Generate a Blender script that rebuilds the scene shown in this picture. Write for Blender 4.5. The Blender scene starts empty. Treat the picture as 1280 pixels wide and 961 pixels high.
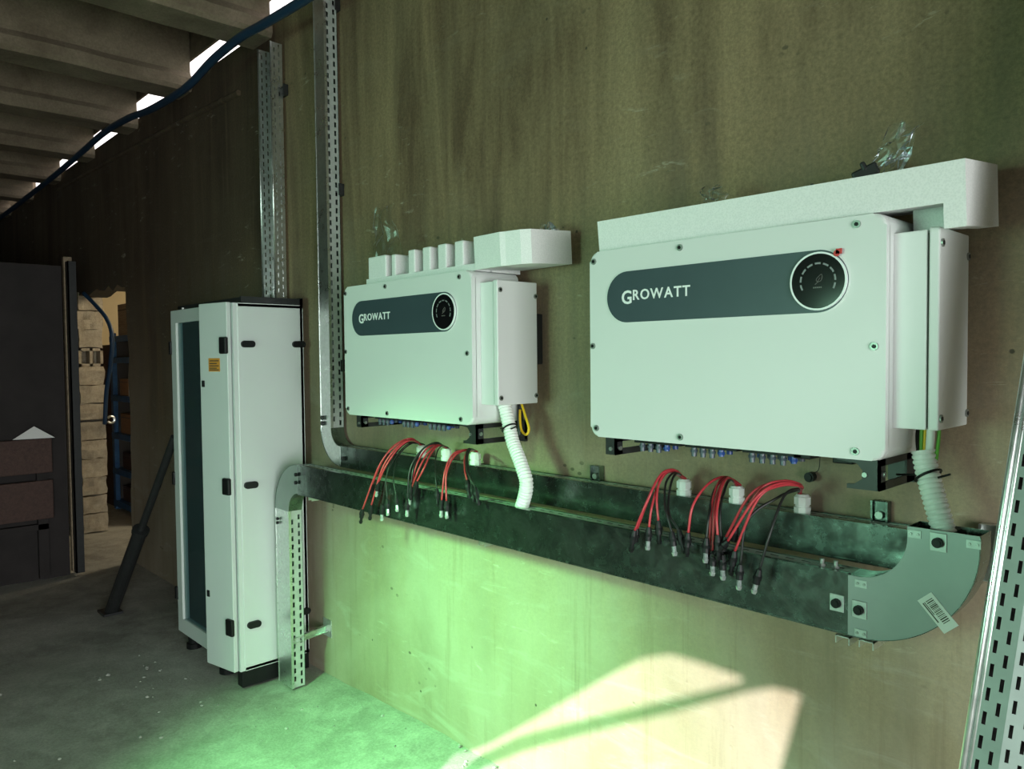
import bpy, bmesh, math, random
from mathutils import Vector, Matrix
from mathutils import noise as mnoise
random.seed(7)
S = bpy.context.scene
COL = S.collection
PI = math.pi

# ---------------------------------------------------------------- camera
F = 952.856; CX, CY = 640.0, 480.5
RM = Matrix(((0.68653611, -0.01868904, 0.72685549),
             (0.72702775, 0.03131258, -0.6858937),
             (-0.00994103, 0.9993349, 0.03508467)))
CAM = Vector((0.0, -2.4, 1.97))
cam = bpy.data.cameras.new('camera'); cam_o = bpy.data.objects.new('camera', cam); COL.objects.link(cam_o)
cam.sensor_fit = 'HORIZONTAL'; cam.sensor_width = 36.0; cam.lens = F / 1280 * 36.0
cam.clip_start = 0.02; cam.clip_end = 200
cam_o.matrix_world = Matrix.Translation(CAM) @ RM.to_4x4()
S.camera = cam_o
# ---------------------------------------------------------------- world, sun, daylight, exposure
S.view_settings.view_transform = 'Standard'; S.view_settings.look = 'None'
S.view_settings.gamma = 1.0; S.view_settings.use_curve_mapping = False
S.view_settings.exposure = 0.0
W = bpy.data.worlds.new('sky'); S.world = W; W.use_nodes = True
W.node_tree.nodes['Background'].inputs[0].default_value = (0.93, 1.0, 0.97, 1)
W.node_tree.nodes['Background'].inputs[1].default_value = 1.0
SUN_TO = Vector((0.35, -1.0, 0.55)).normalized()
def lamp(name, kind, loc, target, energy, color, **kw):
    l = bpy.data.lights.new(name, kind); o = bpy.data.objects.new(name, l); COL.objects.link(o)
    l.energy = energy; l.color = color
    for k, v in kw.items(): setattr(l, k, v)
    o.location = loc
    o.rotation_euler = (Vector(target) - Vector(loc)).to_track_quat('-Z', 'Y').to_euler()
    return o
lamp('sun', 'SUN', SUN_TO * 10, (0, 0, 0), 9.5, (1.0, 0.92, 0.94), angle=math.radians(0.33))
lamp('gate_daylight', 'AREA', (3.25, -3.2, 1.35), (-3.0, -1.5, 0.45), 100, (0.95, 1.0, 0.97), shape='RECTANGLE', size=3.2, size_y=2.2, spread=math.radians(98))
lamp('front_mint_fill', 'AREA', (-2.45, -6.1, 1.8), (-2.3, 0, 1.3), 32, (0.46, 1.0, 0.67), shape='RECTANGLE', size=2.0, size_y=1.4, spread=math.radians(76))  # added area light for the mint tone from the front
lamp('added_green_spot', 'SPOT', (-2.75, -2.7, 2.35), (-2.78, -0.2, -0.02), 1080, (0.27, 1.0, 0.34), spot_size=math.radians(62), spot_blend=1.0, shadow_soft_size=0.18)  # added unseen spot for the green glow low on the wall
lamp('store_lamp', 'AREA', (-8.7, 2.0, 3.5), (-10.6, 0.9, 1.6), 42, (1.0, 0.84, 0.58), shape='RECTANGLE', size=0.8, size_y=0.8)

# ---------------------------------------------------------------- helpers
def ray(px, py): return RM @ Vector(((px - CX) / F, -(py - CY) / F, -1.0))
def on_y(px, py, y):
    d = ray(px, py); return CAM + d * ((y - CAM.y) / d.y)
def on_x(px, py, x):
    d = ray(px, py); return CAM + d * ((x - CAM.x) / d.x)
def on_z(px, py, z):
    d = ray(px, py); return CAM + d * ((z - CAM.z) / d.z)

def link(name, bm, mat, parent=None, smooth=False):
    me = bpy.data.meshes.new(name)
    bmesh.ops.recalc_face_normals(bm, faces=bm.faces)
    bm.to_mesh(me); bm.free()
    if smooth:
        for p in me.polygons: p.use_smooth = True
    o = bpy.data.objects.new(name, me); COL.objects.link(o)
    for m in (mat if isinstance(mat, (list, tuple)) else [mat]): me.materials.append(m)
    if parent: o.parent = parent
    return o
def thing(name, label, cat, loc=(0, 0, 0), rot=(0, 0, 0), group=None):
    o = bpy.data.objects.new(name, None); COL.objects.link(o)
    o.empty_display_size = 0.1
    o.location = loc; o.rotation_euler = rot
    return tag(o, label, cat, group)
def tag(o, label, cat, group=None):
    o['label'] = label; o['category'] = cat
    if group: o['group'] = group
    return o
def struct(name, bm, mat, parent=None, smooth=False):
    o = link(name, bm, mat, parent, smooth)
    if not parent: o['kind'] = 'structure'
    return o
def inst(src, parent, loc=None, rot=None, scale=None):
    c = src.copy(); COL.objects.link(c); c.parent = parent
    if loc is not None: c.location = loc
    if rot is not None: c.rotation_euler = rot
    if scale is not None: c.scale = scale
    return c

def box(bm, a, b, M=None):
    x0, y0, z0 = a; x1, y1, z1 = b
    vs = [Vector(p) for p in ((x0,y0,z0),(x1,y0,z0),(x1,y1,z0),(x0,y1,z0),(x0,y0,z1),(x1,y0,z1),(x1,y1,z1),(x0,y1,z1))]
    if M: vs = [M @ v for v in vs]
    v = [bm.verts.new(p) for p in vs]
    fs = [bm.faces.new([v[i] for i in f]) for f in ((0,3,2,1),(4,5,6,7),(0,1,5,4),(1,2,6,5),(2,3,7,6),(3,0,4,7))]
    return v, fs
def BB(*boxes, bevel=0, M=None, segs=2):
    bm = bmesh.new()
    for a, b in boxes: box(bm, a, b, M)
    if bevel: bmesh.ops.bevel(bm, geom=list(bm.edges), offset=bevel, segments=segs, affect='EDGES', profile=0.5)
    return bm
def prism(bm, pts, d, f):
    """extrude a 2D outline; f(u, v, w) maps to 3D, w from d[0] to d[1]"""
    a = [bm.verts.new(f(u, v, d[0])) for u, v in pts]; b = [bm.verts.new(f(u, v, d[1])) for u, v in pts]
    n = len(pts)
    bm.faces.new(a); bm.faces.new(list(reversed(b)))
    for i in range(n): bm.faces.new((a[i], b[i], b[(i+1) % n], a[(i+1) % n]))
    return a, b
def rrect(x0, z0, x1, z1, r, n=6):
    out = []
    for cx, cz, a0 in ((x1-r, z1-r, 0), (x0+r, z1-r, 90), (x0+r, z0+r, 180), (x1-r, z0+r, 270)):
        for i in range(n+1):
            a = math.radians(a0 + 90*i/n); out.append((cx + r*math.cos(a), cz + r*math.sin(a)))
    return out
def XZ(u, v, w): return (u, w, v)
def front_bevel(bm, off, yv, segs=3, sel=None):
    es = [e for e in bm.edges if all(abs(v.co.y - yv) < 1e-5 for v in e.verts)]
    bmesh.ops.bevel(bm, geom=es, offset=off, segments=segs, affect='EDGES', profile=0.5)
def cyl(bm, p0, p1, r, n=12, r1=None):
    p0 = Vector(p0); p1 = Vector(p1); d = (p1-p0).normalized()
    u = d.orthogonal().normalized(); w = d.cross(u)
    r1 = r if r1 is None else r1
    a = [bm.verts.new(p0 + (u*math.cos(2*PI*i/n) + w*math.sin(2*PI*i/n))*r) for i in range(n)]
    b = [bm.verts.new(p1 + (u*math.cos(2*PI*i/n) + w*math.sin(2*PI*i/n))*r1) for i in range(n)]
    bm.faces.new(a); bm.faces.new(list(reversed(b)))
    for i in range(n): bm.faces.new((a[i], b[i], b[(i+1)%n], a[(i+1)%n]))
def spline(pts, n=10):
    P = [Vector(p) for p in pts]; P = [P[0]*2-P[1]] + P + [P[-1]*2-P[-2]]
    out = []
    for i in range(1, len(P)-2):
        for k in range(n):
            t = k/n; a, b, c, d = P[i-1], P[i], P[i+1], P[i+2]
            out.append(0.5*((2*b) + (c-a)*t + (2*a-5*b+4*c-d)*t*t + (3*b-a-3*c+d)*t**3))
    out.append(P[-2]); return out
def resample(path, step):
    out = [path[0]]; acc = 0
    for a, b in zip(path, path[1:]):
        L = (b-a).length
        if L < 1e-9: continue
        d = step - acc
        while d <= L:
            out.append(a + (b-a)*(d/L)); d += step
        acc = L - (d - step)
    return out
def tube(bm, path, rf, n=8, cap=True):
    rings = []; u = None
    for i, p in enumerate(path):
        d = (path[min(i+1, len(path)-1)] - path[max(i-1, 0)]).normalized()
        u = d.orthogonal().normalized() if u is None else (u - d*u.dot(d)).normalized()
        w = d.cross(u); r = rf(i) if callable(rf) else rf
        rings.append([bm.verts.new(p + (u*math.cos(2*PI*k/n) + w*math.sin(2*PI*k/n))*r) for k in range(n)])
    for a, b in zip(rings, rings[1:]):
        for k in range(n): bm.faces.new((a[k], a[(k+1)%n], b[(k+1)%n], b[k]))
    if cap: bm.faces.new(rings[0]); bm.faces.new(list(reversed(rings[-1])))
def perf(bm, L, H, cols, slot, pitch, f, t=0.002, stagger=True, phase=0.0, band=None):
    """perforated sheet L long (u) and H high (v): slot rows at v in cols; f(u,v,w) -> 3D, w is the thickness"""
    def quad(u0, v0, u1, v1):
        if u1-u0 < 1e-6 or v1-v0 < 1e-6: return
        for w in (0, t):
            vs = [bm.verts.new(f(*p, w)) for p in ((u0,v0),(u1,v0),(u1,v1),(u0,v1))]
            bm.faces.new(vs)
    sl, sw = slot; v = 0.0
    for k, c in enumerate(cols):
        quad(0, v, L, c - sw/2); v = c + sw/2
        u = 0.0; p = phase + (pitch/2 if (stagger and k % 2) else 0) + pitch*0.25
        while p + sl < L - 0.005:
            quad(u, c-sw/2, p, c+sw/2)
            for (ua, va, ub, vb) in ((p,c-sw/2,p+sl,c-sw/2),(p,c+sw/2,p+sl,c+sw/2),(p,c-sw/2,p,c+sw/2),(p+sl,c-sw/2,p+sl,c+sw/2)):
                bm.faces.new([bm.verts.new(f(*q)) for q in ((ua,va,0),(ub,vb,0),(ub,vb,t),(ua,va,t))])
            u = p + sl; p += pitch
        quad(u, c-sw/2, L, c+sw/2)
    quad(0, v, L, H)
def disc(bm, c, r, y0, y1, n=40):
    prism(bm, [(c[0]+r*math.cos(2*PI*i/n), c[1]+r*math.sin(2*PI*i/n)) for i in range(n)], (y0, y1), XZ)
def text_mesh(s, size, offset=0.0, extrude=0.0008, shear=0.0):
    cu = bpy.data.curves.new('lettering', 'FONT'); cu.body = s; cu.size = size; cu.offset = offset; cu.extrude = extrude; cu.shear = shear
    cu.resolution_u = 3
    o = bpy.data.objects.new('lettering', cu); COL.objects.link(o)
    dg = bpy.context.evaluated_depsgraph_get(); dg.update()
    me = bpy.data.meshes.new_from_object(o.evaluated_get(dg)); bpy.data.objects.remove(o); bpy.data.curves.remove(cu)
    return me

# ---------------------------------------------------------------- materials
class NT:
    def __init__(s, name):
        s.m = bpy.data.materials.new(name); s.m.use_nodes = True; s.t = s.m.node_tree
        s.b = s.t.nodes['Principled BSDF']; s.tc = None
    def n(s, t, **kw):
        x = s.t.nodes.new(t)
        for k, v in kw.items():
            if k.startswith('i_'):
                key = k[2:]; x.inputs[int(key) if key.isdigit() else key].default_value = v
            else: setattr(x, k, v)
        return x
    def l(s, a, b): s.t.links.new(a, b)
    def coord(s, scale=(1,1,1), world=False, rot=(0,0,0)):
        if world: src = s.n('ShaderNodeNewGeometry').outputs['Position']
        else: src = s.n('ShaderNodeTexCoord').outputs['Object']
        mp = s.n('ShaderNodeMapping'); mp.inputs['Scale'].default_value = scale; mp.inputs['Rotation'].default_value = rot
        s.l(src, mp.inputs['Vector']); return mp.outputs[0]
    def noise(s, vec, scale, detail=4, rough=0.55, dist=0.0):
        x = s.n('ShaderNodeTexNoise'); x.inputs['Scale'].default_value = scale; x.inputs['Detail'].default_value = detail
        x.inputs['Roughness'].default_value = rough; x.inputs['Distortion'].default_value = dist
        s.l(vec, x.inputs['Vector']); return x.outputs[0]
    def vor(s, vec, scale, feature='F1'):
        x = s.n('ShaderNodeTexVoronoi', feature=feature); x.inputs['Scale'].default_value = scale; s.l(vec, x.inputs['Vector']); return x
    def ramp(s, fac, stops, interp='LINEAR'):
        x = s.n('ShaderNodeValToRGB'); x.color_ramp.interpolation = interp; e = x.color_ramp.elements
        while len(e) < len(stops): e.new(0.5)
        for i, (p, c) in enumerate(stops):
            e[i].position = p; e[i].color = (c, c, c, 1) if isinstance(c, (int, float)) else (*c, 1)
        s.l(fac, x.inputs[0]); return x.outputs[0]
    def mix(s, fac, a, b, blend='MIX'):
        x = s.n('ShaderNodeMix', data_type='RGBA', blend_type=blend)
        for sock, v in ((x.inputs[0], fac), (x.inputs[6], a), (x.inputs[7], b)):
            if isinstance(v, (int, float)): sock.default_value = v
            elif isinstance(v, tuple): sock.default_value = (*v, 1)
            else: s.l(v, sock)
        return x.outputs[2]
    def map(s, v, a, b):
        x = s.n('ShaderNodeMapRange'); x.inputs[1].default_value = a; x.inputs[2].default_value = b; s.l(v, x.inputs[0]); return x.outputs[0]
    def col(s, c):
        if isinstance(c, tuple): s.b.inputs['Base Color'].default_value = (*c, 1)
        else: s.l(c, s.b.inputs['Base Color'])
    def rough(s, r):
        if isinstance(r, (int, float)): s.b.inputs['Roughness'].default_value = r
        else: s.l(r, s.b.inputs['Roughness'])
    def bump(s, h, strength=0.3, dist=0.01):
        x = s.n('ShaderNodeBump'); x.inputs['Strength'].default_value = strength; x.inputs['Distance'].default_value = dist
        s.l(h, x.inputs['Height']); s.l(x.outputs[0], s.b.inputs['Normal'])

def simple(name, c, r=0.5, metal=0.0, var=0.06, scale=6, bump=0.0, bscale=60, spec=0.5):
    k = NT(name); v = k.coord()
    n = k.noise(v, scale, 5)
    k.col(k.mix(k.ramp(n, [(0.3, 0.0), (0.7, 1.0)]), tuple(max(0, x*(1-var)) for x in c), tuple(min(1, x*(1+var)) for x in c)))
    k.rough(r); k.b.inputs['Metallic'].default_value = metal; k.b.inputs['Specular IOR Level'].default_value = spec
    if bump: k.bump(k.noise(v, bscale, 4), bump, 0.004)
    return k.m

def mat_wall():
    k = NT('concrete_wall')
    big = k.noise(k.coord((0.55, 1, 0.35), True), 1.6, 5, 0.6, 0.4)
    streak = k.noise(k.coord((2.6, 1, 0.30), True), 1.5, 7, 0.66, 0.5)
    fine = k.noise(k.coord((1, 1, 1), True), 60, 8, 0.85)
    c = k.mix(k.ramp(streak, [(0.38, 0.0), (0.62, 1.0)]), (0.098, 0.060, 0.031), (0.275, 0.200, 0.108))
    c = k.mix(k.ramp(big, [(0.35, 0.0), (0.7, 0.75)]), c, (0.245, 0.200, 0.112))
    c = k.mix(0.8, c, k.ramp(fine, [(0.3, 0.2), (0.7, 0.8)]), 'OVERLAY')
    # darker tone over the upper wall left of the open tray, ragged edge
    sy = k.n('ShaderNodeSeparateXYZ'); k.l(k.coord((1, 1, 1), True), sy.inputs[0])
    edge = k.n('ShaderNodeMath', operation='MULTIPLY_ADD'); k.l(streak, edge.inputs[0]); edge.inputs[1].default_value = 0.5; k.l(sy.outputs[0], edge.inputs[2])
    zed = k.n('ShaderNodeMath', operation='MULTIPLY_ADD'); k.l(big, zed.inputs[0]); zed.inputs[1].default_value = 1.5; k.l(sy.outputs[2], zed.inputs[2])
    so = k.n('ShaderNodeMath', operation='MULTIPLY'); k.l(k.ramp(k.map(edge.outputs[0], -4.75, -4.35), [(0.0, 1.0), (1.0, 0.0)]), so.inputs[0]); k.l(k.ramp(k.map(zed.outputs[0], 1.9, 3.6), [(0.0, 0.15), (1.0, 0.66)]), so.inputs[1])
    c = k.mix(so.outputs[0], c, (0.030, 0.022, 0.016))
    # paler low down, its edge ragged; darker streaks above
    sx = k.n('ShaderNodeSeparateXYZ'); k.l(k.coord((1, 1, 1), True), sx.inputs[0])
    rag = k.n('ShaderNodeMath', operation='MULTIPLY_ADD'); k.l(streak, rag.inputs[0]); rag.inputs[1].default_value = 1.6; k.l(sx.outputs[2], rag.inputs[2])
    c = k.mix(k.ramp(k.map(rag.outputs[0], 1.4, 3.6), [(0.0, 0.72), (1.0, 0.0)]), c, k.mix(k.ramp(big, [(0.38, 0.0), (0.62, 1.0)]), (0.28, 0.24, 0.165), (0.42, 0.375, 0.295)))
    # long pale wipes and dark runs over the wall
    wp = k.noise(k.coord((0.9, 1, 3.2), True, (0, 0.5, 0)), 1.7, 8, 0.7, 1.2)
    lowm = k.ramp(k.map(rag.outputs[0], 1.2, 3.0), [(0.0, 1.0), (1.0, 0.12)])
    wm = k.n('ShaderNodeMath', operation='MULTIPLY'); k.l(k.ramp(wp, [(0.55, 0.0), (0.70, 0.42)]), wm.inputs[0]); k.l(lowm, wm.inputs[1])
    c = k.mix(wm.outputs[0], c, (0.45, 0.425, 0.35))
    c = k.mix(k.ramp(k.noise(k.coord((9, 1, 0.5), True), 1.4, 6, 0.7), [(0.55, 0.0), (0.72, 0.5)]), c, (0.17, 0.125, 0.075))
    # trowel scuffs
    sc = k.noise(k.coord((2.2, 1, 9), True, (0, 0.32, 0)), 2.6, 7, 0.72, 0.6)
    sm = k.noise(k.coord((0.8, 1, 0.8), True), 1.3, 2)
    m = k.n('ShaderNodeMath', operation='MULTIPLY'); k.l(k.ramp(sc, [(0.60, 0.0), (0.68, 1.0)]), m.inputs[0]); k.l(k.ramp(sm, [(0.48, 0.0), (0.6, 0.55)]), m.inputs[1])
    c = k.mix(m.outputs[0], c, (0.50, 0.475, 0.36))
    # pits
    vo = k.vor(k.coord((1, 1, 1), True), 7.5)
    pit = k.ramp(vo.outputs['Distance'], [(0.035, 1.0), (0.06, 0.0)])
    pm = k.n('ShaderNodeMath', operation='MULTIPLY'); k.l(pit, pm.inputs[0]); k.l(k.ramp(k.noise(k.coord((1,1,1), True), 3.1, 2), [(0.5, 0), (0.6, 0.9)]), pm.inputs[1])
    c = k.mix(pm.outputs[0], c, (0.05, 0.045, 0.03))
    vo2 = k.vor(k.coord((1, 1, 1.6), True, (0, -0.5, 0)), 15)
    ch = k.n('ShaderNodeMath', operation='MULTIPLY'); k.l(k.ramp(vo2.outputs['Distance'], [(0.16, 1.0), (0.22, 0.0)]), ch.inputs[0]); k.l(k.ramp(k.noise(k.coord((0.8,1,2.4), True, (0, 0.5, 0)), 2.2, 4, 0.6), [(0.60, 0), (0.66, 0.8)]), ch.inputs[1])
    c = k.mix(ch.outputs[0], c, (0.075, 0.068, 0.04))
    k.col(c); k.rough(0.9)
    h = k.mix(0.55, fine, k.noise(k.coord((1,1,1), True), 7, 5, 0.65))
    h = k.mix(0.35, h, k.mix(1.0, sc, pit, 'SUBTRACT'))
    k.bump(h, 0.32, 0.012); return k.m
def mat_floor():
    k = NT('dusty_concrete_floor')
    v = k.coord((1, 1, 1), True)
    big = k.noise(v, 0.9, 6, 0.6, 0.5); mid = k.noise(v, 5.5, 7, 0.7, 0.4); fine = k.noise(v, 70, 5, 0.75)
    c = k.mix(k.ramp(big, [(0.3, 0.0), (0.7, 1.0)]), (0.24, 0.235, 0.205), (0.42, 0.415, 0.37))
    c = k.mix(k.ramp(mid, [(0.42, 0.0), (0.72, 0.7)]), c, (0.54, 0.54, 0.49))
    c = k.mix(0.45, c, k.ramp(fine, [(0.25, 0.2), (0.75, 0.8)]), 'OVERLAY')
    k.col(c); k.rough(0.88); k.bump(k.mix(0.5, mid, fine), 0.35, 0.014); return k.m
def mat_beam():
    k = NT('precast_concrete')
    v = k.coord((1, 1, 1), True)
    n = k.noise(v, 2.4, 6, 0.65, 0.4); fine = k.noise(v, 60, 5, 0.7)
    c = k.mix(k.ramp(n, [(0.32, 0.0), (0.7, 1.0)]), (0.14, 0.108, 0.072), (0.27, 0.222, 0.155))
    c = k.mix(0.4, c, k.ramp(fine, [(0.25, 0.2), (0.75, 0.8)]), 'OVERLAY')
    k.col(c); k.rough(0.9); k.bump(k.mix(0.5, n, fine), 0.3, 0.012); return k.m
def mat_galv(name, tint=(0.62, 0.66, 0.64), r0=0.16, r1=0.42, smudge=True):
    k = NT(name); v = k.coord((1, 1, 1), True)
    sp = k.vor(v, 55); n = k.noise(v, 7, 6, 0.7, 0.8); f = k.noise(v, 24, 5, 0.7)
    c = k.mix(k.ramp(sp.outputs['Distance'], [(0.0, 0.0), (0.8, 1.0)]), tuple(x*0.86 for x in tint), tint)
    if smudge: c = k.mix(k.ramp(n, [(0.42, 0.0), (0.58, 0.85)]), c, tuple(x*0.40 for x in tint))
    k.col(c); k.b.inputs['Metallic'].default_value = 0.95
    k.rough(k.ramp(k.mix(0.5, n, f), [(0.35, r0), (0.65, r1)])); k.bump(f, 0.04, 0.004); return k.m
def mat_block():
    k = NT('hollow_block'); v = k.coord((1,1,1), True)
    n = k.noise(v, 9, 6, 0.7); f = k.noise(v, 60, 5, 0.75)
    c = k.mix(k.ramp(n, [(0.3, 0), (0.7, 1)]), (0.30, 0.25, 0.18), (0.55, 0.48, 0.36))
    k.col(c); k.rough(0.95); k.bump(k.mix(0.5, n, f), 0.6, 0.02); return k.m
def mat_foam():
    k = NT('packing_foam'); v = k.coord()
    vo = k.vor(v, 190); n = k.noise(v, 30, 3)
    k.col(k.mix(k.ramp(vo.outputs['Distance'], [(0.0, 0.0), (0.7, 1.0)]), (0.68, 0.70, 0.69), (0.78, 0.79, 0.78)))
    k.rough(0.75); k.b.inputs['Subsurface Weight'].default_value = 0.0
    k.bump(k.mix(0.5, vo.outputs['Distance'], n), 0.22, 0.004); return k.m
def mat_glass(name, tint, alpha, rough=0.03, haze=0.0):
    k = NT(name); v = k.coord(); n = k.noise(v, 5, 4)
    tr = k.n('ShaderNodeBsdfTransparent'); tr.inputs[0].default_value = (*tint, 1)
    gl = k.n('ShaderNodeBsdfGlossy'); gl.inputs['Roughness'].default_value = rough; gl.inputs[0].default_value = (0.9, 0.95, 1, 1)
    mx = k.n('ShaderNodeMixShader'); fr = k.n('ShaderNodeLayerWeight'); fr.inputs[0].default_value = alpha
    ad = k.n('ShaderNodeMath', operation='MULTIPLY_ADD'); k.l(n, ad.inputs[0]); ad.inputs[1].default_value = 0.06; k.l(fr.outputs['Fresnel'], ad.inputs[2])
    k.l(ad.outputs[0], mx.inputs[0]); k.l(tr.outputs[0], mx.inputs[1]); k.l(gl.outputs[0], mx.inputs[2])
    out = mx.outputs[0]
    if haze:  # bluish haze mixed in, stands in for reflected room light
        df = k.n('ShaderNodeBsdfDiffuse'); df.inputs[0].default_value = (0.45, 0.56, 0.62, 1); m2 = k.n('ShaderNodeMixShader'); m2.inputs[0].default_value = haze
        k.l(out, m2.inputs[1]); k.l(df.outputs[0], m2.inputs[2]); out = m2.outputs[0]
    k.l(out, k.t.nodes['Material Output'].inputs[0]); return k.m
def mat_wood(name, a, b):
    k = NT(name); n = k.noise(k.coord((1.5, 14, 14)), 2.5, 6, 0.65, 1.2)
    k.col(k.mix(k.ramp(n, [(0.3, 0), (0.7, 1)]), a, b)); k.rough(0.75); k.bump(n, 0.2, 0.006); return k.m

M_wall = mat_wall(); M_floor = mat_floor(); M_beam = mat_beam(); M_block = mat_block(); M_foam = mat_foam()
M_galv = mat_galv('galvanised_sheet', (0.27, 0.34, 0.31), 0.12, 0.34)
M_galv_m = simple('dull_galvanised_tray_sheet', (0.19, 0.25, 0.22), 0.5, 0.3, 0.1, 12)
M_galv_l = mat_galv('galvanised_bright', (0.74, 0.78, 0.76), 0.22, 0.42, smudge=False)
M_mattegrey = simple('matte_zinc_plate', (0.29, 0.325, 0.315), 0.42, 0.35, 0.05, 9, 0.03)
M_white = simple('white_powder_coat', (0.68, 0.70, 0.69), 0.42, 0, 0.012, 3, 0.05, 420)
M_cab = simple('light_grey_powder_coat', (0.61, 0.64, 0.645), 0.38, 0, 0.015, 3, 0.04, 320)
M_badge = simple('slate_badge', (0.040, 0.062, 0.075), 0.4, 0, 0.06, 9)
M_black = simple('black_plastic', (0.008, 0.008, 0.009), 0.45, 0, 0.2, 30, spec=0.25)
M_blackmet = simple('black_painted_steel', (0.018, 0.019, 0.02), 0.45, 0, 0.2, 30, 0.05)
M_screen = simple('display_black', (0.006, 0.006, 0.007), 0.12, 0, 0.1, 9)
M_ring = simple('display_ring', (0.78, 0.82, 0.82), 0.3, 0, 0.03, 9)
M_dash = simple('display_marks', (0.20, 0.21, 0.215), 0.4, 0, 0.05, 9)
M_leaf = simple('display_icon', (0.16, 0.15, 0.14), 0.4, 0, 0.05, 9)
M_letter = simple('logo_white', (0.82, 0.84, 0.84), 0.4, 0, 0.02, 9)
M_slot = simple('galvanised_slotted_side', (0.52, 0.58, 0.55), 0.48, 0.45, 0.10, 20)
M_plate = simple('zinc_joint_plate', (0.46, 0.50, 0.48), 0.45, 0.5, 0.1, 60)
M_screw = simple('steel_screw', (0.34, 0.36, 0.34), 0.4, 0.8, 0.1, 90)
M_red = simple('red_sheath', (0.50, 0.04, 0.055), 0.38, 0, 0.1, 30)
M_redst = simple('red_sticker', (0.55, 0.03, 0.03), 0.5, 0, 0.1, 30)
M_blk = simple('black_sheath', (0.014, 0.014, 0.014), 0.4, 0, 0.2, 30)
M_blue = simple('blue_connector', (0.018, 0.055, 0.24), 0.4, 0, 0.1, 30)
M_bluegrey = simple('grey_connector_body', (0.055, 0.07, 0.095), 0.4, 0, 0.15, 30)
M_conduit = simple('white_conduit', (0.82, 0.84, 0.82), 0.42, 0, 0.02, 9)
M_gland = simple('white_nylon_gland', (0.80, 0.81, 0.80), 0.45, 0, 0.03, 20)
M_yellow = simple('yellow_sheath', (0.80, 0.52, 0.02), 0.4, 0, 0.05, 30)
M_ygreen = simple('green_sheath', (0.14, 0.42, 0.05), 0.4, 0, 0.05, 30)
M_tip = simple('clear_pin_housing', (0.42, 0.46, 0.46), 0.25, 0.5, 0.3, 120)
M_bluecable = simple('blue_cable_sheath', (0.013, 0.042, 0.090), 0.45, 0, 0.12, 9)
M_bluerack = simple('blue_rack_paint', (0.045, 0.13, 0.28), 0.5, 0.2, 0.2, 12)
M_card = simple('brown_cardboard', (0.36, 0.19, 0.085), 0.85, 0, 0.12, 14, 0.1, 40)
M_paper = simple('white_paper', (0.80, 0.80, 0.78), 0.8, 0, 0.03, 9)
M_wood_d = mat_wood('dark_stained_wood', (0.050, 0.026, 0.022), (0.095, 0.050, 0.040))
M_wood_l = mat_wood('pale_timber', (0.20, 0.15, 0.10), (0.38, 0.30, 0.20))
M_dark = simple('dark_boarding', (0.026, 0.021, 0.021), 0.85, 0, 0.25, 4, 0.2, 20)
M_orange = simple('orange_sticker', (0.62, 0.27, 0.04), 0.5, 0, 0.05, 9)
M_dull = simple('dark_print', (0.06, 0.05, 0.04), 0.6, 0, 0.05, 9)
M_green = simple('lime_tag', (0.30, 0.55, 0.03), 0.5, 0, 0.05, 9)
M_innergrey = simple('inner_panel_grey', (0.17, 0.22, 0.25), 0.45, 0.3, 0.15, 7)
M_glass = mat_glass('smoked_door_glass', (0.85, 0.90, 0.92), 0.10, 0.03, 0.035)
M_bag = mat_glass('clear_bag', (0.92, 0.94, 0.93), 0.30, 0.3)
M_clad = simple('white_cladding', (0.90, 0.90, 0.89), 0.6, 0, 0.02, 2)
M_cream = simple('cream_plaster', (0.78, 0.66, 0.42), 0.85, 0, 0.06, 3)
M_rubble = simple('pale_rubble', (0.32, 0.32, 0.29), 0.9, 0, 0.3, 30, 0.2, 60)

# ---------------------------------------------------------------- setting
XL, XR, YF = -14.6, 3.4, -6.2
WT = 4.215
# floor: a grid with gentle unevenness, banked up with dust along the back wall
bm = bmesh.new()
nx, ny = 150, 64
gx = [XL + (XR-XL)*i/nx for i in range(nx+1)]
gy = [YF + (-YF + 4.4)*j/ny for j in range(ny+1)]
def floor_h(x, y):
    h = 0.018*mnoise.noise(Vector((x*0.8, y*0.8, 2.1))) + 0.008*mnoise.noise(Vector((x*3.1, y*3.1, 7.7)))
    bank = max(0.0, 1 - abs(y)/0.28) * max(0.0, min(1.0, (x+4.3)/1.0))
    if -5.6 < x < -4.1 and y > -0.9: h *= 0.3
    return h - 0.012 + bank*0.05*(0.8 + 0.5*mnoise.noise(Vector((x*4, 0, 1)))) 
vg = [[bm.verts.new((x, y, floor_h(x, y))) for y in gy] for x in gx]
for i in range(nx):
    for j in range(ny): bm.faces.new((vg[i][j], vg[i+1][j], vg[i+1][j+1], vg[i][j+1]))
struct('floor', bm, M_floor, smooth=True)

# back wall with the broken-through doorway
DX0, DX1, DZ = -9.74, -8.02, 2.70
bm = bmesh.new()
def rag(n, a): return [a*(random.random()-0.5) for _ in range(n)]
outl = [(XR, -0.1), (XR, WT), (DX1+0.5, WT), (DX0-0.5, WT), (XL, WT), (XL, -0.1), (DX0-0.15, -0.1)]
N = 12
r1, r2, r3 = rag(N, 0.05), rag(N, 0.07), rag(N, 0.09)
outl += [(DX0-0.15 + r1[i]*0.3, DZ*i/N) for i in range(1, N)]
outl += [(DX0 + (DX1-DX0)*i/N, DZ + 0.02 + r2[i]) for i in range(N)]
outl += [(DX1 + r3[i], DZ*(1-i/N)) for i in range(N)] + [(DX1+0.03, -0.1)]
vs = [bm.verts.new((x, 0, z)) for x, z in outl]
es = [bm.edges.new((vs[i], vs[(i+1) % len(vs)])) for i in range(len(vs))]
bmesh.ops.triangle_fill(bm, edges=es, use_beauty=True)
ext = bmesh.ops.extrude_face_region(bm, geom=list(bm.faces))
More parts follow.
